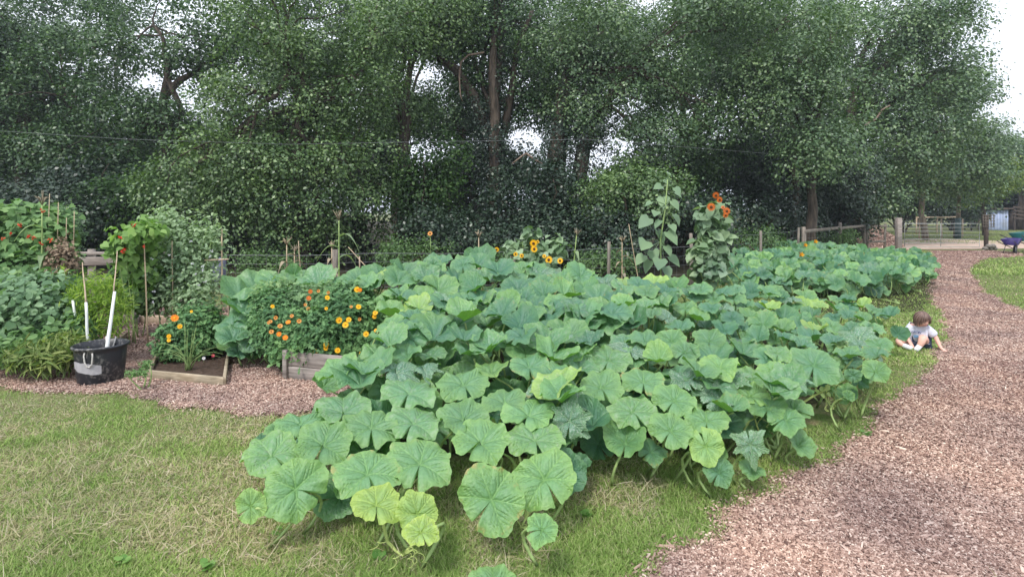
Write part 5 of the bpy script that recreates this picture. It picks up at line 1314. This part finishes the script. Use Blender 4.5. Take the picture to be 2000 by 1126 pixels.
# maize
M_MAIZE = foliage('maize_leaf', (.14, .22, .10), (.34, .42, .26), trans=.3, big=3)
M_MAIZED = foliage('withered_maize_leaf', (.22, .17, .12), (.46, .38, .28), trans=.2, big=3, tint=(1, .9, .7))
def maize(px, Y, top_py, label, dry=False, nleaf=6, lean=0):
    base = Vector((X(px, Y), Y, 0)); tz = CAMZ - (top_py - HY) / F * Y; root = empty('maize_plant', base, 0, label, 'maize', 'maize stalks along the fence')
    A = Acc(); A.tube([(lean * t, 0, tz * .93 * t) for t in np.linspace(0, 1, 6)], [.016, .007], 7); A.obj('stem', M_CANE if dry else M_STALK, root, True)
    for k in range(nleaf):
        z0 = tz * (.35 + .5 * k / nleaf); a = k * 2.5 + px; L = random.uniform(.3, .5) * (.6 if dry else 1); V = []; m = 8
        for i in range(m + 1):
            t = i / m; x = L * t * .75; z = z0 + L * (.7 * t - 1.15 * t * t); w_ = .03 * math.sin(PI * min(.97, t + .12)) + .002
            for sg in (-1, 0, 1): V.append((lean * z0 / tz + x * math.cos(a) - sg * w_ * math.sin(a), x * math.sin(a) + sg * w_ * math.cos(a), z + (.012 if sg else 0)))
        A = Acc(); A.faces(V, [(3 * i + j, 3 * i + j + 1, 3 * i + j + 4, 3 * i + j + 3) for i in range(m) for j in (0, 1)]); A.obj('leaf', M_MAIZED if dry else M_MAIZE, root)
    A = Acc()
    for k in range(9):
        a = k * .7 + random.uniform(-.5, .5); q = random.uniform(.4, 1.1); A.tube([(lean, 0, tz * .9), (lean + .04 * q * math.cos(a), .04 * q * math.sin(a), tz * .95), (lean + .09 * q * math.cos(a), .09 * q * math.sin(a), tz * random.uniform(.94, 1.01))], [.004, .006, .002], 5)
    A.tube([(lean, 0, tz * .9), (lean, 0, tz)], .003, 5)
    A.obj('tassel', M_MAIZED, root)
maize(662, 8.3, 410, 'tall green maize stalk with a brown tassel by the stout fence post', nleaf=5)
maize(560, 8.2, 462, 'withered maize stalk, its tassel drooping, left of the stout fence post', True)
maize(648, 8.5, 470, 'withered maize bent against the stout fence post', True, 5)
maize(575, 8.6, 478, 'short withered maize stump with curled leaves near the wire fence', True, 5)
maize(1112, 9.2, 445, 'slanting maize stalk with a pale tassel between the two kinds of sunflower', nleaf=3, lean=.12)
maize(935, 8.8, 448, 'dry maize top poking up above the highest pumpkin leaf', True, 3)
maize(1215, 9.6, 460, 'dry maize stalk with drooping leaves left of the tall sunflower', True, 6)
maize(82, 6.9, 372, 'maize plant rising above the far left runner beans', nleaf=5)

# sunflowers
F_SUN = foliage('sunflower_leaves', (.10, .17, .085), (.28, .37, .24), (.17, .26, .15), trans=.25, big=2, spec=.4)
def sunflower(name, label, cat, stemspec, leaves_, heads, H, Y, lsize, group):
    base = Vector((X(stemspec[0][0], Y), Y, 0)); root = empty(name, base, 0, label, cat, group)
    pts = [at(a, b, Y) - base for a, b in stemspec]; pts[0].z = 0
    A = Acc(); A.tube(pts, [.016, .007], 8); A.obj('stem', M_STALK, root, True)
    big_ = T_HEART
    for (px, py, s, roll) in leaves_:
        P = at(px, py, Y + random.uniform(-.12, .12)); a = roll
        A = Acc(); D = np.array([[math.sin(a), -.35, -math.cos(a)]]); N = np.array([[math.sin(a) * .5 + random.uniform(-.6, .6), -.6 + random.uniform(-.2, .3), .6]])
        V, f, s2 = scatter(*big_, np.array([tuple(P - base)]), N, D, np.array([s * .74 / F * Y])); A.add(V, f, s2)
        q = min(pts, key=lambda v: (v - (P - base)).length); A.tube([q, (q + P - base) / 2 + Vector((0, 0, .03)), P - base], [.005, .003], 5)
        A.obj('leaf', F_SUN, root)
    for (px, py, s) in heads: put_head(root, at(px, py, Y - .15), H, s, jit=.5)
    return root
sunflower('sunflower_plant', 'tallest sunflower, not yet open, with large drooping heart shaped leaves', 'sunflower', [(1292, 560), (1290, 470), (1300, 400), (1304, 350)],
          [(1292, 362, 26, -1.2), (1318, 366, 24, .5), (1300, 350, 18, .3), (1295, 384, 36, .0), (1272, 394, 20, -1.2), (1312, 392, 30, .6), (1268, 425, 40, -.9), (1282, 412, 26, -.4), (1316, 418, 34, .3), (1285, 450, 42, .2), (1303, 452, 42, .6), (1310, 438, 26, .2), (1262, 470, 44, -.6), (1275, 488, 34, .2), (1300, 480, 30, .3), (1290, 505, 40, -.3), (1308, 500, 36, .8), (1270, 508, 36, -1), (1300, 520, 36, 0), (1318, 375, 22, 1.0), (1306, 340, 14, 2.6), (1258, 498, 34, -.9), (1290, 430, 26, -1)],
          [], H_SY, 8.9, 40, 'sunflowers')
def sun_bush(label, lobes, n, leaf, heads, H, Yh, stems=10):
    r0, P, N = plant('sunflower_plant', label, 'sunflower', lobes, n, leaf, F_SUN, T_HEART, 3, .05, 'sunflowers', None, stems, droop=1.2, stem_r=.009)
    for (px, py, s) in heads: put_head(r0, at(px, py, Yh), H, s, jit=.45)
    return r0
sun_bush('bushy sunflower with rust red blooms at its top, right of the tallest one', [(1385, 470, 26, 46, 9.2), (1385, 425, 20, 26, 9.2), (1402, 480, 16, 56, 9.2), (1372, 500, 24, 38, 9.1), (1395, 402, 11, 14, 9.2), (1410, 430, 9, 28, 9.2), (1388, 530, 28, 28, 9.0)], 640, .135,
         [(1398, 381, .85), (1389, 404, 1.05), (1405, 390, .8), (1419, 412, .95), (1417, 420, .7), (1412, 405, .5)], H_SR, 8.85)
sun_bush('low sunflower bush with small yellow blooms at the back of the patch', [(1040, 490, 42, 26, 8.7), (1035, 465, 18, 18, 8.7), (1000, 490, 20, 18, 8.7), (1085, 485, 16, 26, 8.7), (1060, 510, 36, 18, 8.6)], 420, .11,
         [(1042, 475, .75), (1043, 486, .7), (1072, 507, .75), (1094, 509, .6), (1007, 496, .45), (1019, 499, .45), (970, 487, .5), (1063, 500, .4), (1050, 472, .35)], H_SY, 8.4)
root = empty('orange_flower', at(840, 458, 11.5) * 1, 0, 'lone orange flower head on a tall stem against the dark hedge', 'flower'); root.location.z = 0
P = at(840, 456, 11.5); hd = head_mesh('petals', 9, .05, M_PINKO, M_CDARK, 1, .2, .35); o = put_head(root, P, hd, 1.0); o.name = 'petals'
A = Acc(); A.tube([(0, 0, 0), (.02, 0, P.z * .5), tuple(P - root.location)], .006, 5); A.obj('stem', M_STALK, root)
# ------------------------------------------------------------------ the toddler
def child():
    C = gnd(1806, 683); th = math.atan2(C.x, C.y)
    C = C + Vector((0, .10, 0))
    root = empty('person', C, -th, 'toddler in a pale grey shirt sitting head bowed on the grass edge', 'person')
    # local axes: x to the right as seen, y away from the camera, z up.  metres
    M_SK = plain('skin', (.72, .42, .34), .55, .06, 8, .05, .002, .3)
    J = {}; E = []
    def j(name, p, r): J[name] = (Vector(p), r)
    j('pelvis', (.0, .02, .075), .082); j('belly', (0.0, .0, .14), .085); j('chest', (.0, -.03, .215), .078); j('neck', (.0, -.065, .275), .036)
    j('neck2', (.018, -.095, .300), .034)
    j('sh_l', (-.085, -.035, .245), .036); j('el_l', (-.125, -.07, .15), .028); j('wr_l', (-.075, -.145, .075), .018); j('ha_l', (-.06, -.165, .05), .018)
    j('sh_r', (.085, -.035, .245), .036); j('el_r', (.16, -.03, .155), .028); j('wr_r', (.205, -.085, .05), .017); j('ha_r', (.23, -.105, .028), .017)
    j('hip_r', (.06, -.03, .075), .06); j('kn_r', (.045, -.17, .165), .047); j('ca_r', (.03, -.19, .10), .038); j('an_r', (.0, -.20, .035), .024); j('he_r', (-.005, -.19, .02), .022); j('to_r', (-.03, -.26, .018), .018)
    j('hip_l', (-.06, .0, .07), .06); j('kn_l', (-.20, -.06, .065), .046); j('ca_l', (-.175, -.13, .045), .036); j('an_l', (-.10, -.185, .03), .023); j('to_l', (-.05, -.215, .022), .018)
    E = [('pelvis', 'belly'), ('belly', 'chest'), ('chest', 'neck'), ('neck', 'neck2'), ('chest', 'sh_l'), ('sh_l', 'el_l'), ('el_l', 'wr_l'), ('wr_l', 'ha_l'), ('chest', 'sh_r'), ('sh_r', 'el_r'), ('el_r', 'wr_r'), ('wr_r', 'ha_r'),
         ('pelvis', 'hip_r'), ('hip_r', 'kn_r'), ('kn_r', 'ca_r'), ('ca_r', 'an_r'), ('an_r', 'he_r'), ('he_r', 'to_r'), ('pelvis', 'hip_l'), ('hip_l', 'kn_l'), ('kn_l', 'ca_l'), ('ca_l', 'an_l'), ('an_l', 'to_l')]
    # fingers
    def fingers(h, w_, dirs, tag_):
        for k, (d, L) in enumerate(dirs):
            p0 = J[h][0]; d = Vector(d).normalized()
            j('%s%da' % (tag_, k), p0 + d * (.014 + L * .4), .0062); j('%s%db' % (tag_, k), p0 + d * (.014 + L) + Vector((0, 0, -.006)), .005)
            E.append((h, '%s%da' % (tag_, k))); E.append(('%s%da' % (tag_, k), '%s%db' % (tag_, k)))
    fingers('ha_l', 'wr_l', [((.1, -.9, -.3), .024), ((.35, -.9, -.35), .028), ((.6, -.8, -.4), .027), ((.85, -.6, -.4), .022), ((-.5, -.6, -.5), .018)], 'fl')
    fingers('ha_r', 'wr_r', [((.8, -.9, -.15), .022), ((1, -.55, -.15), .027), ((1, -.2, -.15), .028), ((1, .15, -.1), .024), ((.2, -1, -.1), .018)], 'fr')
    names = list(J); idx = {n: i for i, n in enumerate(names)}
    def skin(nm, names, E, mat, parent, grow=0.0, lv=2, rootn=None):
        idx = {n: i for i, n in enumerate(names)}
        me = bpy.data.meshes.new(nm); me.from_pydata([tuple(J[n][0]) for n in names], [(idx[a], idx[b]) for a, b in E if a in idx and b in idx], []); me.update()
        o = link(nm, me, parent); sk = o.modifiers.new('skin', 'SKIN'); sk.use_smooth_shade = True
        for n in names:
            v = me.skin_vertices[0].data[idx[n]]; r = J[n][1] + grow; v.radius = (r, r); v.use_root = (n == (rootn or names[0]))
        ss = o.modifiers.new('sub', 'SUBSURF'); ss.levels = lv; ss.render_levels = lv
        me.materials.append(mat); return o
    # head as part of the body outline: a sculpted sphere joined at the neck (same object via evaluated mesh)
    body = skin('body', names, E, M_SK, root, 0, 2, 'pelvis')
    dg = bpy.context.evaluated_depsgraph_get(); dg.update()
    me = bpy.data.meshes.new_from_object(body.evaluated_get(dg))
    bm = bmesh.new(); bm.from_mesh(me)
    hc = Vector((.035, -.125, .358)); Rh = Matrix.Rotation(R(44), 3, 'Z') @ Matrix.Rotation(R(20), 3, 'X')   # face towards -y, bowed and turned to the right
    res = bmesh.ops.create_uvsphere(bm, u_segments=32, v_segments=24, radius=1.0)
    for v in res['verts']:
        p = v.co.copy(); x, y, z = p
        q = Vector((x * .066, y * .078, z * .080))
        if y < 0:                                   # face side
            q.y *= .93
            if z < 0: q.x *= 1 - .18 * (-z); q.z *= 1.04
            d = math.exp(-((x / .14) ** 2 + ((z + .22) / .16) ** 2)); q.y -= .013 * d              # nose
            for sx in (-1, 1):
                q.y += .006 * math.exp(-(((x - sx * .36) / .17) ** 2 + ((z + .02) / .12) ** 2))        # eye sockets
                q.y -= .006 * math.exp(-(((x - sx * .5) / .25) ** 2 + ((z + .38) / .22) ** 2))        # cheeks
            q.y -= .004 * math.exp(-((x / .25) ** 2 + ((z + .5) / .07) ** 2))
            q.y += .003 * math.exp(-((x / .22) ** 2 + ((z + .55) / .03) ** 2))
        for sx in (-1, 1):
            e = math.exp(-(((y - .05) / .12) ** 2 + ((z + .12) / .2) ** 2)) if sx * x > .8 else 0; q.x += sx * .012 * e
        v.co = hc + Rh @ q
    bm.to_mesh(me); bm.free(); me.name = 'body'; me.materials.clear(); me.materials.append(M_SK)
    for p in me.polygons: p.use_smooth = True
    body.modifiers.clear(); body.data = me
    # eyes and mouth
    ME = plain('eye_dark', (.03, .025, .02), .2); 
    for sx in (-1, 1):
        A = Acc(); c = hc + Rh @ Vector((sx * .024, -.066, -.002)); A.tube([c + Rh @ Vector((-.008, 0, 0)), c + Rh @ Vector((0, -.003, .001)), c + Rh @ Vector((.008, 0, 0))], [.001, .004, .001], 6); A.obj('eye', ME, root, True)
    A = Acc(); c = hc + Rh @ Vector((0, -.0725, -.042)); A.tube([c + Rh @ Vector((-.013, .004, .001)), c, c + Rh @ Vector((.013, .004, .001))], [.002, .0045, .002], 6); A.obj('mouth', plain('lips', (.50, .18, .16), .5), root, True)
    # hair: strands combed from the crown over the skull, fringe falling forward
    hr = random.Random(3); A = Acc()
    cap = []; nu, nv = 28, 12
    for jv in range(nv):
        for iu in range(nu):
            a = 2 * PI * iu / nu; front = max(0, -math.cos(a)); b = (jv / (nv - 1)) * (1.9 - 1.05 * front); x = math.sin(a) * math.sin(b); y = math.cos(a) * math.sin(b); z = math.cos(b)
            cap.append(hc + Rh @ Vector((x * .072, y * .085, z * .087)))
    A.faces([tuple(p) for p in cap], [(j_ * nu + i, (j_ + 1) * nu + i, (j_ + 1) * nu + (i + 1) % nu, j_ * nu + (i + 1) % nu) for j_ in range(nv - 1) for i in range(nu)])
    crown = Vector((0, .02, 0))
    for k in range(420):
        a = hr.uniform(0, 2 * PI); front = max(0, -math.cos(a)); side = abs(math.sin(a)); pts = []
        bmax = hr.uniform(1.7, 2.2) - 1.15 * front ** 2; rr = hr.uniform(1.02, 1.10)
        for i in range(7):
            b = bmax * i / 6; q = Rh @ Vector((math.sin(a) * math.sin(b) * .070 * rr, math.cos(a) * math.sin(b) * .083 * rr, math.cos(b) * .085 * rr)); pts.append(hc + q)
        for i in (1, 2):
            pts.append(pts[-1] + Vector((hr.uniform(-.003, .003), hr.uniform(-.003, .003), -.016 if front < .5 else -.012)))
        A.tube(pts, [.0028, .0035, .0012], 4, False)
    s_ = NT('brown_hair'); rr_ = s_.rnd(); MH = s_.princ(s_.ramp(rr_, [(0, (.07, .04, .032)), (.6, (.15, .09, .07)), (1, (.27, .18, .15))]), .45, spec=.5)
    A.obj('hair', MH, root, True)
    # clothes
    M_SH = plain('pale_grey_shirt', (.60, .61, .70), .85, .08, 30, .4, .004); M_SHORT = plain('navy_shorts', (.035, .045, .085), .9, .2, 30); M_SOCK = plain('white_sock', (.72, .72, .76), .9, .08, 40)
    J['slee_l'] = (J['sh_l'][0].lerp(J['el_l'][0], .75), .036); J['slee_r'] = (J['sh_r'][0].lerp(J['el_r'][0], 1.0), .038); J['shem'] = (Vector((0, .005, .085)), .088)
    J['ncol'] = (J['chest'][0].lerp(J['neck'][0], .7), .052)
    E2 = [('shem', 'belly'), ('belly', 'chest'), ('chest', 'ncol'), ('chest', 'sh_l'), ('sh_l', 'slee_l'), ('chest', 'sh_r'), ('sh_r', 'slee_r')]
    skin('shirt', ['belly', 'shem', 'chest', 'ncol', 'sh_l', 'slee_l', 'sh_r', 'slee_r'], E2, M_SH, root, .017, 2)
    J['thr'] = (J['hip_r'][0].lerp(J['kn_r'][0], .55), .056); J['thl'] = (J['hip_l'][0].lerp(J['kn_l'][0], .55), .054)
    skin('shorts', ['pelvis', 'hip_r', 'thr', 'hip_l', 'thl'], [('pelvis', 'hip_r'), ('hip_r', 'thr'), ('pelvis', 'hip_l'), ('hip_l', 'thl')], M_SHORT, root, .008, 2)
    for a_, b_, c_ in (('ca_r', 'an_r', 'to_r'), ('ca_l', 'an_l', 'to_l')):
        J['s1'] = (J[a_][0].lerp(J[b_][0], .45), .032); J['s2'] = (J[b_][0], .029); J['s3'] = (J[c_][0], .023)
        skin('sock', ['s2', 's1', 's3'], [('s1', 's2'), ('s2', 's3')], M_SOCK, root, .002, 2)
    # print on the shirt front: arched word over a blue motif
    M_INK = plain('navy_print', (.03, .05, .16), .9, .1, 30); M_INK2 = plain('blue_print', (.14, .26, .42), .9, .3, 40)
    for k, ch in enumerate('GROW'):
        cu = bpy.data.curves.new('letter', 'FONT'); cu.body = ch; cu.size = .036; cu.extrude = .0012; cu.align_x = 'CENTER'
        t_ = bpy.data.objects.new('letter', cu); me = bpy.data.meshes.new_from_object(t_); bpy.data.objects.remove(t_); me.materials.append(M_INK)
        a = (k - 1.5) * .42; o = link('letter', me, root); o.location = (-.022 + .052 * math.sin(a), -.139 + .018 * abs(a) ** 2, .165 + .03 * math.cos(a)); o.rotation_euler = (R(76), 0, -a * .7)
    A = Acc()
    for k in range(7):
        a = k * .9; A.box(Vector((-.022 + .02 * math.cos(a), -.136, .155 + .014 * math.sin(a))), (.012, .006, .006), bev=.001)
    A.box(Vector((-.022, -.135, .155)), (.045, .006, .03), bev=.003); A.obj('print', M_INK2, root)
    return root
child()
